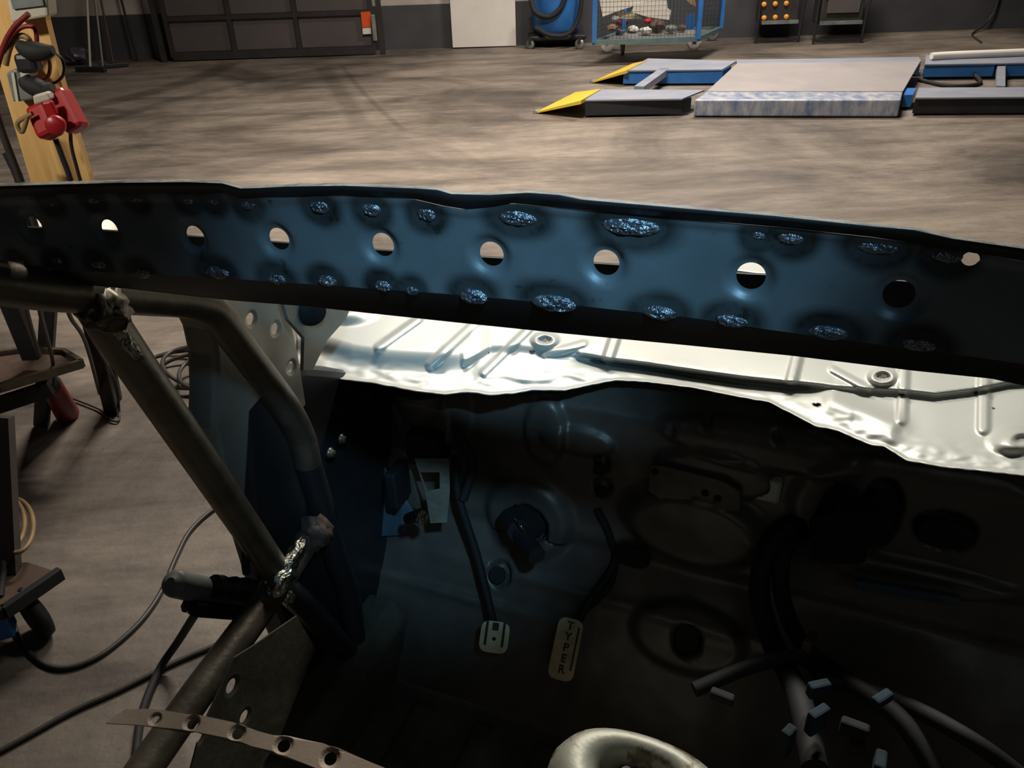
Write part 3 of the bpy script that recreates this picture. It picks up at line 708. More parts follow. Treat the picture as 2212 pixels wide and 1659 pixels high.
# pedals --------------------------------------------------------
def pedal(name, px, py, depth, w, h, rot, armpts, mk, label):
    c = U(px, py, depth); nrm = (CAM-c).normalized()*.6+Vector((0, 0, .35))-FOR*.3; nrm.normalize()
    u = (rgt*math.cos(rot)-upv*math.sin(rot)); u = (u-nrm*u.dot(nrm)).normalized(); v_ = nrm.cross(u)
    arm = MB(); arm.tube(spline([U(*p) for p in armpts]+[c-nrm*.006], 6), .007, 12); a_ = arm.build(name, M['black'], car, label=label)
    pts = []; rr = .012
    for sx, sy in ((1, 1), (-1, 1), (-1, -1), (1, -1)):
        for k in range(5):
            t = (math.atan2(sy, sx)-math.pi/4)+math.pi/2*k/4
            pts.append(c+u*(sx*(w/2-rr)+rr*math.cos(t))+v_*(sy*(h/2-rr)+rr*math.sin(t)))
    s = MB(); s.prism([p-nrm*.005 for p in pts], nrm*.005); pad = s.build('pedal_pad', M['pedal'], a_)
    return c, u, v_, nrm, pad
c, u, v_, nr, pad = pedal('clutch_pedal', 1068, 1376, 1.29, .046, .048, R(8), [(985, 985, 1.32), (990, 1070, 1.33), (1030, 1200, 1.34), (1062, 1330, 1.32)], 0, 'left pedal with a short pad')
for sx in (-.30, .30):
    s = MB(); s.bar(c+u*(sx*.046)-v_*.014+nr*.0006, c+u*(sx*.046)+v_*.024+nr*.0006, .004, .0015, nr); s.build('grip_slot', M['ink'], pad)
s = MB(); s.lathe(c-v_*.003, nr, [(0, .001), (.003, .001), (.003, 0)], 12); s.bar(c+v_*.010+nr*.001, c+v_*.022+nr*.001, .010, .001, nr); s.build('rivet', M['ink'], pad)
c, u, v_, nr, pad = pedal('brake_pedal', 1222, 1402, 1.27, .040, .094, R(14), [(1290, 1100, 1.31), (1318, 1160, 1.32), (1325, 1220, 1.33), (1260, 1320, 1.31)], 0, 'right pedal with a long pad lettered type r')
txt = bpy.data.curves.new('lettering', 'FONT'); txt.body = 'T\nY\nP\nE'; txt.size = .016; txt.align_x = 'CENTER'; txt.space_line = .95; txt.extrude = .0003
def put_text(body, name, c, xd, yd, nd, size, mtl, parent, line=.95):
    t = bpy.data.curves.new(name, 'FONT'); t.body = body; t.size = size; t.align_x = 'CENTER'; t.align_y = 'CENTER'; t.space_line = line; t.extrude = .0003; t.offset = .0004
    o = bpy.data.objects.new(name, t); mw = Matrix(((xd.x, yd.x, nd.x, c.x), (xd.y, yd.y, nd.y, c.y), (xd.z, yd.z, nd.z, c.z), (0, 0, 0, 1)))
    dg = None; col.objects.link(o); bpy.context.view_layer.update()
    me = bpy.data.meshes.new_from_object(o.evaluated_get(bpy.context.evaluated_depsgraph_get())); col.objects.unlink(o); bpy.data.objects.remove(o)
    me.transform(mw); ob = bpy.data.objects.new(name, me); me.materials.append(mtl); add_link(ob, parent); return ob
put_text('T\nY\nP\nE\nR', 'lettering', c+nr*.0006+v_*.002, u, v_, nr, .0175, M['ink'], pad, .95)
s = MB(); s.bar(c+u*.014-v_*.03+nr*.0006, c+u*.014+v_*.036+nr*.0006, .0025, .001, nr); s.build('grip_slot', M['ink'], pad)

# pedal box bracket, steering column stub, harness ----------------
def upoly(pts, d): return [U(x, y, d) for x, y in pts]
b = MB(); P = upoly([(880, 935), (960, 935), (972, 1010), (975, 1060), (968, 1130), (940, 1100), (915, 1060), (900, 1000)], 1.30)
O = [(x, y) for x, y in [(895, 990), (970, 990), (972, 1060), (966, 1128), (930, 1130), (918, 1060)]]
v, f, _ = cdt_sheet([(x/1000, y/1000) for x, y in O], [[(.908, 1.020), (.950, 1.020), (.950, 1.055), (.925, 1.060)]], lambda x, y: U(x*1000, y*1000, 1.30))
b.raw(v, f); b.build('pedal_box_bracket', M['grime'], car, solid=.003)
s = MB(); s.box(U(925, 960, 1.33), (.06, .05, .06), -PSI); s.build('pedal_switch_block', M['black'], car, bevel=.006)
s = MB(); s.box(U(860, 1045, 1.34), (.02, .05, .07), -PSI); s.build('pedal_bracket_arm', M['dark'], car, bevel=.004)
s = MB(); s.cyl(U(882, 1122, 1.27), U(905, 1112, 1.25), .010, 8); s.cyl(U(903, 1113, 1.25), U(912, 1118, 1.24), .012, 6); s.build('column_bolt', M['foil'], car)
s = MB(); s.cyl(U(1108, 1130, 1.30), U(1160, 1200, 1.22), .014, 18); s.cyl(U(1100, 1118, 1.31), U(1120, 1146, 1.27), .018, 18); s.build('steering_joint', M['dark'], car)
s = MB(); s.bar(U(1112, 1122, 1.255), U(1132, 1148, 1.25), .003, .003); s.build('steering_joint_edge', M['foil'], car)
def htube(name, pts, r, mtl='black', parent=None, seg=8, lab=None):
    s = MB(); s.tube(spline([U(*p) for p in pts], seg), r, 12); return s.build(name, M[mtl], parent or car, label=lab)
# heater valve lump on the right side of the bulkhead
s = MB(); s.cyl(U(1828, 1050, 1.14), U(1822, 1120, 1.13), .022, 18); s.cyl(U(1775, 1120, 1.13), U(1862, 1140, 1.13), .042, 20); s.cyl(U(1812, 1130, 1.12), U(1812, 1205, 1.10), .040, 20, .034); s.build('heater_valve', M['black'], car, bevel=.004)
s = MB(); s.lathe(U(1752, 1190, 1.11), nr, [(.010, 0), (.013, .003), (.016, 0)], 18); s.build('valve_ring', M['cblue'], car)
htube('wiring_loom', [(1800, 1110, 1.2), (1720, 1130, 1.18), (1660, 1190, 1.18), (1640, 1280, 1.17), (1665, 1380, 1.14), (1700, 1450, 1.08), (1730, 1520, 1.0), (1760, 1659, .92)], .015)
htube('wiring_loom', [(1790, 1130, 1.19), (1700, 1180, 1.17), (1690, 1290, 1.16), (1740, 1400, 1.1), (1830, 1470, 1.02), (1950, 1560, .95), (2060, 1740, .9)], .012)
htube('wiring_loom', [(1500, 1490, 1.07), (1620, 1440, 1.08), (1730, 1420, 1.07), (1790, 1470, 1.03), (1930, 1510, .98), (2100, 1600, .9), (2260, 1720, .9)], .010)
htube('wiring_loom', [(985, 930, 1.3), (1020, 1000, 1.31), (1000, 1080, 1.32)], .008)
htube('wiring_loom', [(1290, 1120, 1.33), (1330, 1170, 1.33), (1320, 1260, 1.33), (1250, 1330, 1.32)], .006)
for x, y, d, sx, sz, ang, mt in ((1750, 1385, 1.05, .05, .02, .9, 'rust'), (1768, 1488, .96, .045, .03, .2, 'cblue'), (1765, 1555, .92, .045, .05, .5, 'cblue'), (1700, 1600, .93, .03, .06, .7, 'cteal'), (1845, 1575, .90, .05, .03, -.5, 'cgrey'), (1905, 1510, .93, .045, .02, .5, 'cblue'), (1850, 1615, .9, .03, .03, .2, 'colive'), (1900, 1650, .86, .04, .03, 1.1, 'cteal'), (1560, 1505, 1.02, .05, .02, -.5, 'cgrey')):
    s = MB(); s.box(U(x, y, d), (sx*.6, .012, sz*.7), ang); s.build('loom_connector', M[mt], car, bevel=.003)
M['brace'] = mat('blue_light_tint', (.10, .16, .22), .4, .3, (.05, .08, .11), 20)  # blue tint imitates blue light falling on the bulkhead
s = MB(); s.bar(prof_hit(1850, 1208)-FOR*.05, prof_hit(2070, 1243)-FOR*.05, .012, .016); s.build('bulkhead_brace', M['brace'], car, bevel=.004)
s = MB(); P = [prof_hit(x, y)-FOR*.035 for x, y in ((800, 1010), (850, 985), (888, 1040), (915, 1085), (890, 1130), (805, 1135))]; s.prism(P, FOR*.004); s.build('blue_light_patch', M['brace'], car, bevel=.002, label='plate coloured as a blue light patch left of the pedal bracket')  # added plate whose blue colour paints a patch of blue light
def hole_disc(px, py, rx, ry, off=.016, m_='black', nm='bulkhead_hole_shade'):  # black disc painting the dark of a bulkhead hole
    c = prof_hit(px, py); a_, b_, z_ = ab(c); up_ = Vector((0, 0, 1)); s = MB()
    if z_ < .72: up_ = (Vector((0, 0, .25))+FOR*.18).normalized()
    n_ = up_.cross(LAT).normalized(); n_ = n_ if n_.dot(FOR) < 0 else -n_
    P = [c+n_*off+LAT*(rx*math.cos(t)*abs(math.cos(t))**-.25 if abs(math.cos(t)) > .001 else 0)+up_*(ry*math.sin(t)*abs(math.sin(t))**-.12 if abs(math.sin(t)) > .001 else 0) for t in [2*math.pi*k/32 for k in range(32)]]
    s.prism(P, -n_*.006); return s.build(nm, M[m_], car, bevel=.001)
for g_ in ((2040, 1139, .034, .024), (1900, 1100, .020, .045), (1145, 1120, .030, .034, .006), (1486, 1378, .019, .022, .012), (1300, 1003, .010, .011), (1303, 1052, .010, .011), (1080, 1240, .014, .014), (1370, 1190, .03, .022)): hole_disc(*g_)
s = MB(); P = [prof_hit(x, y)-FOR*.026 for x, y in ((1412, 985), (1440, 985), (1570, 1018), (1605, 1040), (1606, 1084), (1440, 1062), (1408, 1040))]; s.prism(P, FOR*.003); pl_ = s.build('bulkhead_plate', M['grime'], car, bevel=.002)
for x, y in ((1424, 998), (1530, 1043), (1557, 1054)): s = MB(); s.lathe(prof_hit(x, y)-FOR*.0262, -FOR, [(0, .002), (.005, .002), (.006, 0)], 14); s.build('plate_hole_shade', M['black'], pl_)  # black discs stand in for the dark of the plate holes
s = MB(); c = prof_hit(930, 872)-FOR*.02; s.lathe(c+Vector((0, 0, .05)), (0, 0, -1), [(.05, 0), (.048, .03), (.038, .06), (.02, .075), (0, .08)], 24); s.build('wiper_motor_dome', M['bulk'], car)
# radiator support beyond the header: seen through one hole
q = PB(1640, 578, 1.75); a_, b_, z_ = ab(q)
s = MB(); s.bar(C(a_-.10, 1.75, z_-.035), C(.7, 1.75, z_-.035), .06, .07); s.bar(C(-.02, 1.75, z_-.04), C(-.02, .99, .9), .04, .04); s.bar(C(.6, 1.75, z_-.04), C(.6, .99, .9), .04, .04); s.build('front_panel_bar', M['silver'], car, bevel=.005)
for a in (-.5, .6):
    for bb in (-.9, .75):
        s = MB(); s.cyl(C(a, bb, 0), C(a, bb, .03), .09, 20, .08); s.cyl(C(a, bb, .03), C(a, bb, .463), .03, 16); s.build('jack_stand_leg', M['dark'], car)

# ================================================================== grey taped tube on the door bar
t = thing('taped_handle', 'grey plastic tube handle wrapped in black tape lying across the door bar', 'handle', PA(470, 1290, -.66))
s = MB(); P = spline([PA(368, 1258, -.70), PA(385, 1262, -.70), PA(450, 1276, -.69), (PA(560, 1290, -.665))], 5); s.tube(P, .02, 20, radii=[.018*min(1, .35+i*.2) for i in range(len(P))]); s.build('grip', M['greyplastic'], t)
s = MB(); P = spline([PA(462, 1266, -.675), PA(510, 1272, -.668), PA(566, 1280, -.66)], 8)
s.tube(P, .015, 14, radii=[.015*(1+.35*noise.noise(p*60)) for p in P]); s.build('tape', M['black'], t)
s = MB(); s.bar(PA(408, 1308, -.69), PA(560, 1322, -.665), .03, .02); s.build('lever_plate', M['dark'], t, bevel=.003)
s = MB(); s.cyl(PA(400, 1313, -.69), PA(425, 1318, -.69), .006, 10); s.build('pin', M['foil'], t)

# ================================================================== cables on the floor
def cable(pts, r, label, m='cable', name='cable', z=None, group=None):
    P = [(G(x, y, r if len(q) == 0 else q[0])) for x, y, *q in pts]
    s = MB(); s.tube(spline(P, 10), r, 10); return tag(s.build(name, M[m]), label, 'cable', group)
cable([(560, 1060), (500, 1080), (455, 1105), (410, 1148), (380, 1205), (350, 1275), (310, 1335), (255, 1388), (200, 1425), (140, 1443), (90, 1430), (45, 1385), (22, 1320), (12, 1240), (8, 1130, .02), (-4, 1000, .02)], .007, 'long grey cable looping in a wide curve across the concrete floor')
cable([(-60, 1655), (60, 1590), (160, 1535), (260, 1490), (380, 1430), (480, 1388), (560, 1350)], .007, 'thin black cable running diagonally on the floor at the lower left')
cable([(455, 1290, .35), (430, 1315, .3), (385, 1385, .1), (345, 1445, .02), (310, 1530, .012), (297, 1600, .012), (290, 1700, .012)], .010, 'thick black hose hanging from the door bar down to the floor', 'black', 'hose')
# coil
def ell(cx, cy, rx, ry, t0, t1, dz, n=26, rot=0.):
    out = []
    for k in range(n+1):
        t = R(t0+(t1-t0)*k/n); x = rx*math.cos(t); y = ry*math.sin(t)
        out.append((cx+x*math.cos(rot)-y*math.sin(rot), cy+x*math.sin(rot)+y*math.cos(rot), dz+.01*math.sin(3*t)))
    return out
pts = ell(440, 790, 125, 34, 160, 420, .015)+ell(440, 800, 105, 38, 80, 440, .03, rot=-.1)+ell(450, 795, 100, 45, 80, 420, .045, rot=.12)+ell(455, 800, 70, 38, 60, 400, .06, rot=-.25)
s = MB(); s.tube(spline([G(x, y, z) for x, y, z in pts], 3), .0085, 10); tag(s.build('cable_coil', M['cable']), 'loosely coiled dark cable heaped on the floor behind the door pillar', 'cable')
cable([(560, 860), (475, 878), (438, 900), (420, 920), (435, 932), (480, 935), (570, 930)], .009, 'short black cable loop on the floor in front of the coil', 'black')

# ================================================================== power stand with wooden board
Y0 = 2.45
fx = V(150, 500, Y0)
st = thing('power_stand', 'wooden board on dark steel legs carrying sockets, red plugs and tangled leads', 'stand', (fx.x, Y0, 0))
def vpts(pts, y=Y0): return [V(x, yy, y) for x, yy in pts]
s = MB(); s.prism(vpts([(-52, 0), (-75, -40), (92, -40), (99, 45), (130, 170), (160, 280), (190, 375), (205, 440), (78, 445), (65, 388), (30, 270), (0, 170)]), (0, .03, 0)); s.build('board', M['wood'], st)
s = MB(); s.prism(vpts([(8, -40), (95, -60), (104, 36), (24, 50)], Y0-.06), (0, .058, 0)); s.build('fuse_box', M['cream'], st, bevel=.006)
s = MB(); s.prism(vpts([(20, -10), (88, -18), (94, 12), (28, 20)], Y0-.066), (0, .008, 0)); s.build('fuse_window', M['greyplastic'], st)
s = MB(); s.prism(vpts([(28, 150), (55, 148), (72, 215), (28, 222), (12, 158)], Y0-.045), (0, .04, 0)); s.build('socket_box', M['greyplastic'], st, bevel=.006)
s = MB(); s.prism(vpts([(24, 158), (30, 157), (40, 219), (34, 221)], Y0-.05), (0, .006, 0)); s.build('socket_box_edge', M['cream'], st)
s = MB(); s.prism(vpts([(40, 150), (62, 146), (66, 168), (46, 176)], Y0-.055), (0, .05, 0)); s.build('socket_cover', M['cream'], st, bevel=.004)
def plug(cpx, top, bot, w, seed, lab):
    p, q = V(*top, Y0-.10), V(*bot, Y0-.14); e = MB()
    e.bar(p, q, w, w*.95, (0, 1, 0)); return e.build('red_plug', M['red'], st, bevel=.012, label=lab)
plug(0, (125, 197), (170, 282), .056, 1, 'square red plug on the right')
plug(0, (84, 228), (112, 296), .058, 2, 'red socket with a round lid')
s = MB(); s.prism(vpts([(88, 222), (108, 218), (122, 250), (104, 256)], Y0-.185), (0, .02, 0)); s.build('plug_hinge', M['red'], st, bevel=.005)
s = MB(); s.lathe(V(120, 270, Y0-.2), (.25, -1, .1), [(0, .01), (.022, .01), (.025, .006), (.025, -.012)], 26); s.build('round_lid', M['red'], st)
s = MB(); s.prism(vpts([(69, 207), (100, 199), (110, 216), (73, 228)], Y0-.16), (0, .05, 0)); s.build('plug_collar', M['cream'], st, bevel=.005)
s = MB(); P = spline(vpts([(50, 165), (62, 180), (95, 195), (115, 190)], Y0-.12), 6); s.tube(P, .022, 14, radii=[.014+.012*math.sin(math.pi*i/(len(P)-1)) for i in range(len(P))]); s.build('black_connector', M['black'], st)
s = MB(); P = spline(vpts([(38, 95), (60, 108), (90, 112), (115, 108)], Y0-.13), 6); s.tube(P, .02, 14, radii=[.012+.013*math.sin(math.pi*i/(len(P)-1)) for i in range(len(P))]); s.build('black_connector', M['black'], st)
s = MB(); s.box(V(62, 135, Y0-.1), (.055, .05, .05)); s.build('adapter', M['dark'], st, bevel=.012)
for i, (pts, r, m_) in enumerate((([(112, 108), (135, 130), (137, 160), (120, 178), (95, 178), (60, 165)], .004, 'cable'), ([(100, 112), (108, 140), (104, 165), (90, 175)], .005, 'tan'), ([(12, 140), (22, 100), (40, 78), (62, 85), (72, 120)], .008, 'tan'), ([(0, 110), (20, 85), (45, 60), (75, 60), (80, 95)], .006, 'darkred'), ([(120, 300), (135, 340), (152, 388), (170, 470), (180, 560)], .008, 'black'), ([(152, 285), (155, 320), (168, 370), (185, 440), (195, 560)], .005, 'black'), ([(62, 30), (30, 60), (8, 100), (-10, 160)], .007, 'darkred'), ([(15, 330), (42, 390), (60, 480), (90, 600)], .013, 'black'), ([(-10, 240), (10, 300), (42, 385), (80, 500)], .010, 'cable'), ([(60, 250), (48, 285), (38, 265), (70, 245)], .006, 'tan'))):
    s = MB(); s.tube(spline(vpts(pts, Y0-.05-.012*i), 6), r, 10); s.build('lead', M[m_], st)
s = MB(); s.tube(spline([G(*p) for p in [(140, 855, .01), (175, 868, .01), (215, 885, .01), (240, 907, .01), (256, 908, .01), (258, 885, .02), (248, 820, .15), (215, 760, .4), (180, 700, .6), (165, 640, .8)]], 8), .004, 8); s.build('lead', M['cable'], st)
# steel legs from behind the header to the floor
def gl(a, b_, w, h, m_='dark', n='leg', lb=None):
    s = MB(); s.bar(a, b_, w, h, (0, 1, 0)); return s.build(n, M[m_], st, bevel=.004, label=lb)
TP = V(150, 500, Y0+.04)
gl(V(120, 420, Y0+.05), G(170, 1000)-Vector((.25, -.25, 0)), .05, .03)
gl(V(130, 425, Y0+.02), G(243, 893), .05, .03)
s = MB(); s.cyl(V(140, 425, Y0), G(235, 890)+Vector((0, .02, .01)), .014, 12); s.build('leg', M['steel'], st)
gl(V(160, 425, Y0+.04), G(252, 862), .04, .02)
gl(V(-50, 480, Y0-.1), V(70, 775, Y0-.1), .055, .03)
# tray on the stand
tz = .36
s = MB(); s.hexa([G(x, y, tz-.03) for x, y in ((-120, 868), (0, 845), (178, 793), (120, 770))]+[], [G(x, y, tz) for x, y in ((-120, 860), (0, 836), (178, 784), (120, 762))])
s2 = MB()
cor = [G(-140, 870, tz), G(0, 838, tz), G(178, 785, tz), G(140, 762, tz), G(60, 758, tz), G(-140, 785, tz)]
s2.prism(cor, (0, 0, -.012)); s2.build('tray', M['rust'], st)
s3 = MB()
for p, q in zip(cor, cor[1:]+cor[:1]): s3.bar(p, q, .014, .03)
s3.build('tray_rim', M['tube'], st)
s = MB(); s.cyl(G(110, 830, .22), G(145, 893, .02), .036, 22, .042); s.build('red_tube_holder', M['darkred'], st)
s = MB(); s.cyl(G(100, 815, .28), G(112, 834, .21), .03, 18, .034); s.build('holder_cap', M['black'], st)
s = MB(); s.bar(G(-80, 900, .25), G(110, 838, .30), .03, .05); s.build('tray_bracket', M['dark'], st)
for pts in ([(45, 600, .95), (60, 680, .75), (85, 770, .45)], [(80, 600, .95), (88, 680, .75), (112, 770, .42), (118, 830, .25)], [(135, 600, .9), (150, 680, .7), (185, 740, .5), (215, 850, .1)], [(255, 600, .9), (270, 690, .65), (285, 740, .55)]):
    s = MB(); s.tube(spline([G(*p) for p in pts], 8), .006, 8); s.build('lead', M['cable'], st)
# ================================================================== low trolley at the left edge
tl = thing('tool_trolley', 'low rusty trolley with a black castor and blue corner at the left edge', 'trolley', G(0, 1300))
pz = .16
cor = [G(-160, 1340, pz), G(10, 1322, pz), G(132, 1238, pz), G(60, 1215, pz), G(-160, 1215, pz)]
s = MB(); s.prism(cor, (0, 0, -.015)); s.build('deck', M['rust'], tl)
s = MB(); s.bar(cor[1], cor[2], .02, .035); s.bar(cor[0], cor[1], .02, .035); s.build('deck_edge', M['dark'], tl)
s = MB(); q = G(78, 1330, .065); s.lathe(q-Vector((.6, .8, 0))*.018, (.6, .8, 0), [(0, 0), (.03, 0), (.05, .0), (.062, .004), (.066, .018), (.062, .032), (.05, .036), (.03, .036), (0, .036)], 30); s.build('castor', M['black'], tl)
s = MB(); s.bar(q+Vector((0, 0, .0)), q+Vector((-.03, 0, .09)), .05, .012, (0, 1, 0)); s.build('castor_fork', M['dark'], tl)
s = MB(); s.box(G(-8, 1345, .10), (.07, .06, .08), .4); s.build('corner_block', M['blue'], tl, bevel=.006)
s = MB(); p = G(22, 1235, pz); s.bar(p, G(5, 900, .55), .045, .03, (0, 1, 0)); s.build('upright', M['gate_panel'], tl)
pts = ell(18, 1130, 40, 58, -100, 90, .03, rot=0); s = MB(); s.tube(spline([G(x-5, y, .22) for x, y, z in pts], 3), .0065, 10)
s.tube(spline([G(x+14, y+6, .22) for x, y, z in pts], 3), .0065, 10); o = s.build('hose_loop', M['tan'], tl)
s = MB(); s.tube(spline([G(-30, 1000, .3), G(0, 1100, .25), G(8, 1200, .2), G(0, 1290, .16)], 8), .010, 10); s.build('hose_loop', M['black'], tl)

# ================================================================== lift
lf = thing('scissor_lift', 'low blue surface-mounted vehicle lift with two yellow ramps', 'lift', G(1700, 220))
LZ = .15
def slab(name, px, z0, z1, m_, bev=0., par=None, lbl=None):
    top = [G(x, y, z1) for x, y in px]; s = MB(); s.prism([Vector((p.x, p.y, z0)) for p in top], (0, 0, z1-z0)); return s.build(name, M[m_], par or lf, bevel=bev, label=lbl)
slab('runway_deck', [(1263, 216), (1474, 213), (1522, 194), (1298, 193)], LZ-.012, LZ, 'lift_top')
slab('runway_side', [(1264, 219), (1474, 214.5), (1494, 210), (1300, 200), (1280, 200)], .02, LZ-.012, 'liftdark')
slab('runway_deck', [(1350, 152), (1560, 150), (1592, 131), (1400, 126)], LZ-.012, LZ, 'lift_top')
slab('runway_side', [(1347, 154), (1562, 152.5), (1580, 142), (1395, 132)], .02, LZ-.012, 'blue')
def ramp_(lo, hi, m_='yellow'):
    (a, b1), (c, d) = lo, hi; A, B1 = G(*a, .012), G(*b1, .012); Cc, D = G(*c, LZ+.01), G(*d, LZ+.01)
    s = MB(); s.hexa([A-Vector((0, 0, .012)), Cc-Vector((0, 0, .03)), D-Vector((0, 0, .03)), B1-Vector((0, 0, .012))], [A, Cc, D, B1]); s.build('ramp', M[m_], lf, label='yellow drive-on ramp')
    s = MB(); s.cyl(A+(A-B1).normalized()*.02, A+(B1-A)*.08, .018, 12); s.build('ramp_roller', M['steel'], lf)
ramp_(((1157, 242), (1243, 199)), ((1255, 217), (1298, 192)))
ramp_(((1278, 177), (1366, 137)), ((1355, 151), (1398, 130)))
s = MB(); s.bar(G(1380, 194, .12), G(1437, 153, .12), .09, .06); s.build('cross_beam', M['lift_top'], lf)
slab('centre_plate', [(1527, 197), (1950, 197), (1988, 132), (1592, 137)], LZ-.02, LZ, 'lift_grey')
slab('centre_edge', [(1500, 216), (1946, 216), (1951, 196), (1528, 196)], .01, LZ-.005, 'lift_worn', .012)
slab('rear_edge', [(1592, 137), (1990, 132), (1985, 123), (1590, 129)], .02, LZ-.004, 'lift_top')
slab('coupling', [(1952, 205), (1972, 205), (1980, 190), (1957, 190)], .02, LZ-.03, 'blue')
slab('runway_deck', [(1978, 211), (2350, 208), (2340, 188), (1985, 189)], LZ-.012, LZ, 'lift_top')
slab('runway_side', [(1977, 213), (2350, 210), (2345, 202), (1982, 204)], .02, LZ-.012, 'liftdark')
slab('runway_deck', [(1998, 139), (2350, 134), (2340, 114), (2000, 119)], LZ-.012, LZ, 'lift_top')
slab('runway_side', [(1997, 141), (2150, 139), (2158, 130), (2000, 130)], .03, LZ-.012, 'blue')
slab('runway_side', [(2170, 139), (2350, 136), (2350, 127), (2175, 130)], .03, LZ-.012, 'blue')
s = MB(); s.bar(G(2162, 139, .1), G(2160, 192, .1), .07, .05); s.build('cross_beam', M['lift_top'], lf)
s = MB(); s.tube(spline([G(1985, 172, .02), G(2040, 184, .02), G(2090, 185, .02), G(2118, 178, .02), G(2105, 160, .05)], 6), .018, 10); s.build('lift_hose', M['black'], lf)
s = MB(); P = spline([G(2012, 121, .19), G(2060, 118, .19), G(2212, 112, .19), G(2350, 106, .19)], 4); s.tube(P, .032, 12); tag(s.build('white_tube', M['white']), 'long white tube lying on the far right end of the vehicle lift', 'tube')

# ================================================================== back wall things
def wbox(name, px0, px1, yb, yt, off, dep, m_, par, bev=0., lbl=None, shear=0):
    """box standing off the back wall: bottom corners at pixels (px0,yb) (px1,yb') on the plane"""
    s = MB(); a, b1 = WP(px0, yb, off), WP(px1, yb-(px1-px0)*.034, off); h = yt
    s.prism([a, b1, b1-wn*dep, a-wn*dep], (0, 0, h)); return s.build(name, M[m_], par, bevel=bev, label=lbl)
gt_ = thing('metal_gate', 'dark framed sheet metal gate with grey panels and orange sticker against the back wall', 'gate', WP(600, 128, .25))
OFF = .35
def base(px):  # floor point on the gate plane
    r = ray(px, 130); p0_ = WL+wn*OFF; p_ = CAM+r*((p0_-CAM).dot(wn)/r.dot(wn)); return Vector((p_.x, p_.y, 0))
gx = [377, 512, 652, 812]
def gp(i, t=0): return base(gx[i])
s = MB()
for i in range(4): q = gp(i); s.bar(q+Vector((0, 0, .05)), q+Vector((0, 0, 2.2)), .05, .05, (0, 1, 0))
s.bar(gp(0)+Vector((0, 0, .06)), gp(3)+Vector((0, 0, .06)), .05, .09)
for h in (.49, .93, 2.2): s.bar(gp(0)+Vector((0, 0, h)), gp(3)+Vector((0, 0, h)), .05, .05)
o = s.build('gate_frame', M['gate_frame'], gt_)
for i in range(3):
    for h0, h1 in ((.11, .46), (.52, .90), (.96, 2.17)):
        p_, q = gp(i)-wn*.01, gp(i+1)-wn*.01; d = (q-p_).normalized()
        s = MB(); s.prism([p_+d*.03+Vector((0, 0, h0)), q-d*.03+Vector((0, 0, h0)), q-d*.03-wn*.01+Vector((0, 0, h0)), p_+d*.03-wn*.01+Vector((0, 0, h0))], (0, 0, h1-h0)); s.build('panel', M['gate_panel'], gt_)
# outer rail frame round the gate
s = MB(); dd = (gp(3)-gp(0)).normalized()
s.bar(gp(0)-dd*.12+Vector((0, 0, .0)), gp(0)-dd*.12+Vector((0, 0, 2.3)), .06, .06, (0, 1, 0)); s.build('guide_post', M['gate_frame'], gt_); s = MB(); s.bar(gp(3)+dd*.1, gp(3)+dd*.1+Vector((0, 0, 2.3)), .06, .06, (0, 1, 0)); s.build('guide_post', M['gate_frame'], gt_)
def gq(x, y): return WP(x, y, OFF+.03)
s = MB(); s.prism([gq(783, 60), gq(801, 59), gq(800, 25), gq(779, 26)], wn*.003); s.build('sticker', M['orange'], gt_, label='orange part of the sticker')
s = MB(); s.prism([gq(784, 74), gq(802, 73), gq(801, 60), gq(783, 61)], wn*.003); s.build('sticker', M['white'], gt_, label='white part of the sticker')
s = MB(); s.box(gq(808, 60), (.05, .05, .30)); s.build('lock_case', M['silver_dull'], gt_, bevel=.008)
# white board
s = MB(); s.prism([WP(978, 103, .1), WP(1115, 99, .1), WP(1115, 99, .06), WP(978, 103, .06)], (-.0, 0, 1.1)); tag(s.build('white_board', M['white'], bevel=.004), 'plain white board leaning upright on the dark back wall', 'board')
# brooms and rods at the left
rods = [((195, 145), (188, 0), 'cream', 'pale pole leaning on the wall, leftmost of the upright poles'), ((245, 138), (218, 0), 'rust', 'brown broom handle standing at the back wall left of the gate'), ((297, 132), (262, 0), 'dark', 'thin dark rod leaning on the wall closest to the gate'), ((222, 142), (206, 0), 'steel', 'thin grey rod between the pale pole and the broom handle')]
for (a, b1, m_, lb) in rods:
    p_ = G(*a); q = WP(b1[0], b1[1], (p_-WL).dot(wn)*.75); q = p_+(q-p_)*1.5
    s = MB(); s.tube([p_, q], .014, 10); o = s.build('pole', M[m_], bevel=0); tag(o, lb, 'pole', 'poles leaning on the back wall')
s = MB(); s.bar(G(165, 150, .03), G(228, 150, .03), .06, .06); tag(s.build('broom_head', M['black'], bevel=.01), 'wide black broom head on the floor at the back left', 'broom')
s = MB(); s.bar(G(225, 143, .03), G(278, 138, .03), .06, .05); tag(s.build('floor_squeegee', M['dark'], bevel=.01), 'dark squeegee head on the floor right of the broom head', 'squeegee')
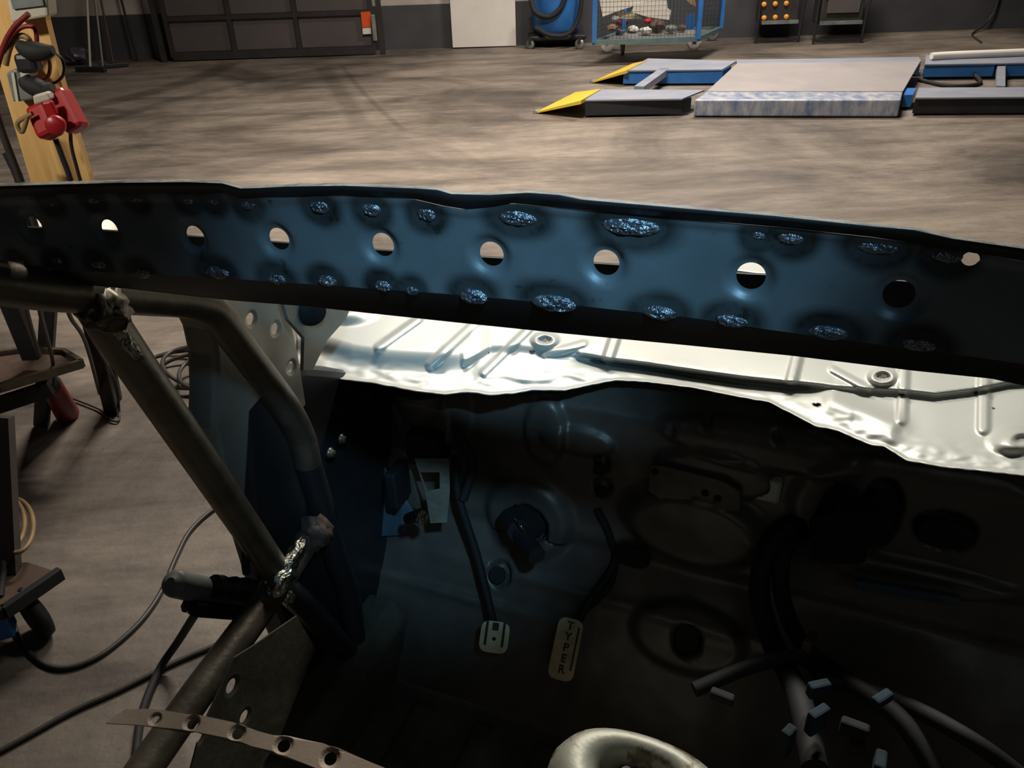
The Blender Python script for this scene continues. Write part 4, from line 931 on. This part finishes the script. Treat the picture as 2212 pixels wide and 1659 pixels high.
# blue drum vacuum
def floorpt(px, py): return G(px, py)
vc = thing('blue_vacuum', 'blue drum workshop vacuum with black hose on a castor base', 'vacuum cleaner', G(1200, 103))
c = G(1203, 100)
s = MB(); s.lathe(c+Vector((0, .1, 0)), (0, 0, 1), [(.0, .16), (.27, .16), (.30, .22), (.32, .5), (.32, 1.0), (.29, 1.05), (.0, 1.05)], 36); s.build('drum', M['blue'], vc)
s = MB(); s.box(c+Vector((0, .1, .12)), (.72, .5, .06)); s.build('base_frame', M['dark'], vc, bevel=.02)
s = MB(); s.tube(spline([c+Vector(p) for p in ((-.33, -.1, .55), (-.27, -.2, .42), (-.1, -.24, .38), (.05, -.24, .5), (.12, -.22, .75), (.14, -.2, 1.0))], 8), .032, 12); s.build('hose', M['black'], vc)
s = MB(); s.tube(spline([c+Vector(p) for p in ((-.28, -.2, .25), (-.1, -.27, .17), (.12, -.27, .18), (.25, -.22, .35), (.3, -.2, .7), (.3, -.15, 1.0))], 8), .028, 12); s.build('hose', M['black'], vc)
def castor(par, p, r=.065, m_='steel', ax=(1, 0, 0)):
    p = Vector(p); a = Vector(ax).normalized()
    s = MB(); s.lathe(Vector((p.x, p.y, r))-a*.018, a, [(0, 0), (r*.8, 0), (r, .008), (r, .028), (r*.8, .036), (0, .036)], 22); w = s.build('castor', M[m_], par)
    s = MB(); s.bar(Vector((p.x, p.y, r)), Vector((p.x, p.y, r*2+.03)), .05, .05, (0, 1, 0)); s.build('castor_fork', M['dark'], w)
castor(vc, G(1146, 106), .055, 'greyplastic', (.6, 1, 0)); castor(vc, G(1252, 106), .06, 'steel', (.5, 1, 0)); castor(vc, G(1190, 98)+Vector((-.1, .4, 0)), .055, 'greyplastic')
# mesh trolley
tr = thing('mesh_trolley', 'blue wire mesh cage trolley full of scrap on white castors', 'trolley', G(1400, 110))
hz = .25
P0, P1 = G(1283, 92, hz), G(1507, 84, hz); P2 = G(1556, 62, hz); P3 = P2+(P0-P1)
s = MB(); s.prism([P0, P1, P2, P3], (0, 0, -.03)); s.build('deck', M['steel'], tr)
s = MB()
for p_, q in ((P0, P1), (P1, P2), (P2, P3), (P3, P0)): s.bar(p_, q, .04, .05)
M['teal'] = mat('dusty_blue_frame', (.12, .20, .22), .5, .1, (.08, .13, .15), 10); s.build('deck_rim', M['teal'], tr)
for p_ in (P0, P1, P2, P3): s = MB(); s.bar(p_, p_+Vector((0, 0, 1.3)), .05, .05, (0, 1, 0)); s.build('corner_post', M['blue'], tr)
def mesh_side(p_, q, n, k, nm='wire_mesh'):
    s = MB()
    for i in range(1, n): a = p_+(q-p_)*i/n; s.tube([a, a+Vector((0, 0, 1.25))], .0018, 4, False)
    for j in range(1, k): z = Vector((0, 0, 1.25*j/k)); s.tube([p_+z, q+z], .0018, 4, False)
    s.build(nm, M['cteal'], tr)
mesh_side(P0, P1, 28, 25); mesh_side(P1, P2, 16, 25); mesh_side(P2, P3, 28, 25); mesh_side(P3, P0, 16, 25)
castor(tr, G(1312, 113), .085, 'white', (.4, 1, 0)); castor(tr, G(1498, 108), .085, 'white', (0, 1, 0)); castor(tr, G(1538, 88), .075, 'greyplastic', (0, 1, 0)); castor(tr, P3, .08, 'greyplastic')
# scrap inside: individual pieces
mid = (P0+P2)/2; ux = (P1-P0).normalized(); uy = (P3-P0).normalized()
def scrap(name, pts, m_, lbl, off):
    # sheet pieces standing inside the cage
    p0_ = P0+uy*off; nn_ = Vector((-uy.x, -uy.y, 0))
    nrm_ = Vector((ux.y, -ux.x, 0))
    P = []
    for x, y in pts: r = ray(x, y); P.append(CAM+r*((p0_-CAM).dot(nrm_)/r.dot(nrm_)))
    s = MB(); s.prism(P, -nrm_*.02); return tag(s.build(name, M[m_]), lbl, 'scrap', 'scrap in the mesh trolley')
scrap('cardboard_sheet', [(1290, -25), (1350, -60), (1420, -20), (1412, 0), (1340, 22), (1302, 36)], 'white', 'large pale sheet of board tilted inside the mesh trolley', .12)
scrap('cardboard_sheet', [(1372, 8), (1440, -8), (1442, 18), (1450, 22), (1446, 43), (1400, 37), (1364, 26)], 'white', 'white torn board in the middle of the mesh trolley', .08)
scrap('cardboard_sheet', [(1475, -10), (1500, -10), (1503, 14), (1490, 8)], 'card', 'brown cardboard corner near the right post of the mesh trolley', .1)
scrap('blue_crate_panel', [(1484, 32), (1500, 30), (1500, 62), (1482, 64)], 'blue', 'small blue panel at the right inside the mesh trolley', .1)
def lump(px, py, zz, r, m_, lbl, seed, off=.15, name='scrap_bag'):
    r = r*.85; p_ = G(px, py, zz if zz < .2 else max(zz, .252+r*.72)); s = MB(); vs = []; fs = []; nu, nv = 18, 10
    for i in range(nv+1):
        th = math.pi*i/nv
        for k in range(nu):
            ph = 2*math.pi*k/nu; v = Vector((math.sin(th)*math.cos(ph), math.sin(th)*math.sin(ph), math.cos(th)*.6)); f_ = 1+.4*noise.noise(v*2+Vector((seed, 1, 2)))
            vs.append(p_+v*r*f_)
    for i in range(nv):
        for k in range(nu): fs.append((i*nu+k, i*nu+(k+1) % nu, (i+1)*nu+(k+1) % nu, (i+1)*nu+k))
    s.raw(vs, fs, False); return tag(s.build(name, M[m_]), lbl, 'scrap', 'scrap in the mesh trolley')
o = lump(168, 118, .12, .17, 'violet', 'slumped dark sack at the back wall behind the poles', 21, name='waste_sack'); o['category'] = 'sack'; del o['group']
lump(1345, 48, .33, .085, 'red', 'crumpled red packet in the scrap of the mesh trolley', 1)
lump(1368, 62, .28, .07, 'white', 'crushed pale packet next to the red packet in the trolley', 2)
lump(1340, 68, .26, .06, 'violet', 'purplish crushed wrapper at the front of the scrap', 3)
lump(1395, 66, .26, .075, 'silver', 'shiny foil lump in the middle of the scrap', 4)
lump(1420, 55, .30, .12, 'rust', 'dark brown lump of scrap right of the foil', 5)
lump(1450, 62, .27, .08, 'greyplastic', 'grey lump of scrap below the torn white board', 6)
lump(1322, 60, .30, .07, 'card', 'small brown scrap at the left front corner of the trolley', 31)
lump(1330, 40, .34, .06, 'silver', 'pale scrap left of the red packet in the trolley', 32)
lump(1472, 60, .29, .07, 'rust', 'brown scrap at the right end of the trolley load', 33)
lump(1400, 46, .36, .06, 'red', 'small red scrap just under the white torn board', 34)
scrap('cardboard_sheet', [(1330, 22), (1370, 28), (1390, 42), (1340, 40)], 'cream', 'small beige sheet under the large pale board in the trolley', .2)
# two wall racks
def rack(x0, x1, yb, lbl, knobs):
    a, b1 = G(x0, yb), G(x1, yb-(x1-x0)*.03)
    t = thing('wall_rack', lbl, 'rack', (a+b1)/2); d = (b1-a).normalized(); bk = Vector((-d.y, d.x, 0)); w = (b1-a).length
    for p_ in (a, b1): s = MB(); s.tube(spline([p_, p_+Vector((0, 0, .3)), p_+Vector((0, 0, .62))+d*(.03 if p_ is b1 else -.0), p_+Vector((0, 0, 1.1))], 5), .016, 8); s.build('side_frame', M['dark'], t)
    s = MB(); s.bar(a+Vector((0, 0, .04)), b1+Vector((0, 0, .04)), .03, .03); s.build('foot_bar', M['dark'], t)
    s = MB(); s.prism([a+d*.04+Vector((0, 0, .22)), b1-d*.04+Vector((0, 0, .22)), b1-d*.04+bk*.3+Vector((0, 0, .22)), a+d*.04+bk*.3+Vector((0, 0, .22))], (0, 0, .9)); s.build('bin', M['crate'], t, bevel=.015)
    s = MB(); s.bar(a+d*.04+Vector((0, 0, .24))-bk*.02, b1-d*.04+Vector((0, 0, .24))-bk*.02, .03, .04); s.build('front_rail', M['greyplastic'], t)
    if knobs:
        for r_ in (0, 1):
            for k in range(3):
                px, py = (1651, 1675, 1699)[k]+(0, 0)[r_], (39, 10)[r_]-k*1.2
                rr = ray(px, py); nn_ = bk; p_ = CAM+rr*(((a-bk*.012)-CAM).dot(nn_)/rr.dot(nn_)); s = MB(); s.lathe(p_+bk*.02, -bk, [(.03, 0), (.03, .02), (.02, .03), (0, .03)], 16); s.build('knob', M['amber'], t, label='round amber knob')
    else:
        s = MB(); s.bar(a+d*.1+Vector((0, 0, .42))-bk*.02, b1-d*.1+Vector((0, 0, .42))-bk*.02, .01, .14); s.build('front_plate', M['gate_panel'], t)
        s = MB(); s.bar(a+d*.06+Vector((0, 0, .56))-bk*.02, b1-d*.06+Vector((0, 0, .56))-bk*.02, .02, .03); s.build('front_rail', M['dark'], t)
rack(1632, 1724, 94, 'dark wall rack with two rows of amber round knobs', True)
rack(1756, 1860, 96, 'dark empty wall rack right of the one with amber knobs', False)
s = MB(); s.tube(spline([WP(2165, -40, .04), WP(2150, 20, .04), WP(2125, 55, .1), G(2100, 74, .01), G(2120, 92, .01)], 8), .012, 8); tag(s.build('wall_cable', M['cable']), 'dark cable hanging down the back wall at the far right', 'cable')

# white panel on the floor seen only through the two left holes of the header
s = MB(); zz = .25
pp = [(-40, 500), (-40, 440), (250, 450), (280, 500)]
vs = []; na_, nb_ = 14, 8
for i in range(na_+1):
    for j in range(nb_+1):
        x = -60+315*i/na_; y = 442+68*j/nb_; vs.append(G(x, y, .12+.12*math.sin(math.pi*i/na_)+.03*math.sin(math.pi*j/nb_)))
s.raw(vs, [(i*(nb_+1)+j, i*(nb_+1)+j+1, (i+1)*(nb_+1)+j+1, (i+1)*(nb_+1)+j) for i in range(na_) for j in range(nb_)], True)
o = s.build('bodywork_panel', M['white'], solid=.004); tag(o, 'curved white body panel lying on the floor, glimpsed through the header holes', 'panel')

# ceiling lamps that give the light; the rear and left ones are added fill
for (x, y, z, w, d) in ((-.2, 5.4, 4.75, 1.7, .36), (2.6, 8.8, 4.75, 1.7, .36), (.6, -3.2, 4.0, 1.7, .36), (-3.2, -1.2, 4.3, 1.7, .36), (1.1, 2.8, 3.5, 1.1, .3)):
    t = thing('ceiling_lamp', 'long fluorescent ceiling lamp over the floor '+('in front of the car' if 0 < y < 6 else 'near the back wall' if y > 0 else 'behind the car, added as fill') if not (x < -3 or z < 3.6) else 'long fluorescent ceiling lamp hung low '+('over the engine bay' if z < 3.6 else 'left of the car, added to brighten the wooden board'), 'lamp', (x, y, z))
    s = MB(); s.box((x, y, z+.04), (w, d, .06)); s.build('housing', M['steel'], t)
    s = MB(); s.bar((x, y, z+.07), (x, y, HT), .04, .04, (0, 1, 0)); s.build('hanger', M['steel'], t)

t = thing('added_blue_lamp', 'added blue lamp on a tall dark stand, out of view to the right of the car', 'lamp', C(1.05, -.45, 0))  # made-up lamp body for the blue light, unseen
aim = Vector((.015, .49, 1.46)); ax = (aim-Vector(so.location)).normalized(); lp = Vector(so.location)-ax*.05
q0 = C(1.05, -.45, 0)
s = MB(); s.cyl(q0, q0+Vector((0, 0, .02)), .18, 28); s.build('base', M['dark'], t, bevel=.004)
s = MB(); s.cyl(q0+Vector((0, 0, .02)), q0+Vector((0, 0, 2.2)), .014, 12); s.build('pole', M['dark'], t)
s = MB(); s.tube([q0+Vector((0, 0, 2.2)), lp+Vector((.1, -.05, .12)), lp], .010, 10); s.build('arm', M['dark'], t)
s = MB(); s.lathe(lp, ax, [(0, -.03), (.025, -.03), (.03, 0), (.045, .03), (.047, .03), (.032, -.002), (0, -.01)], 24); s.build('lamp_head', M['steel'], t)
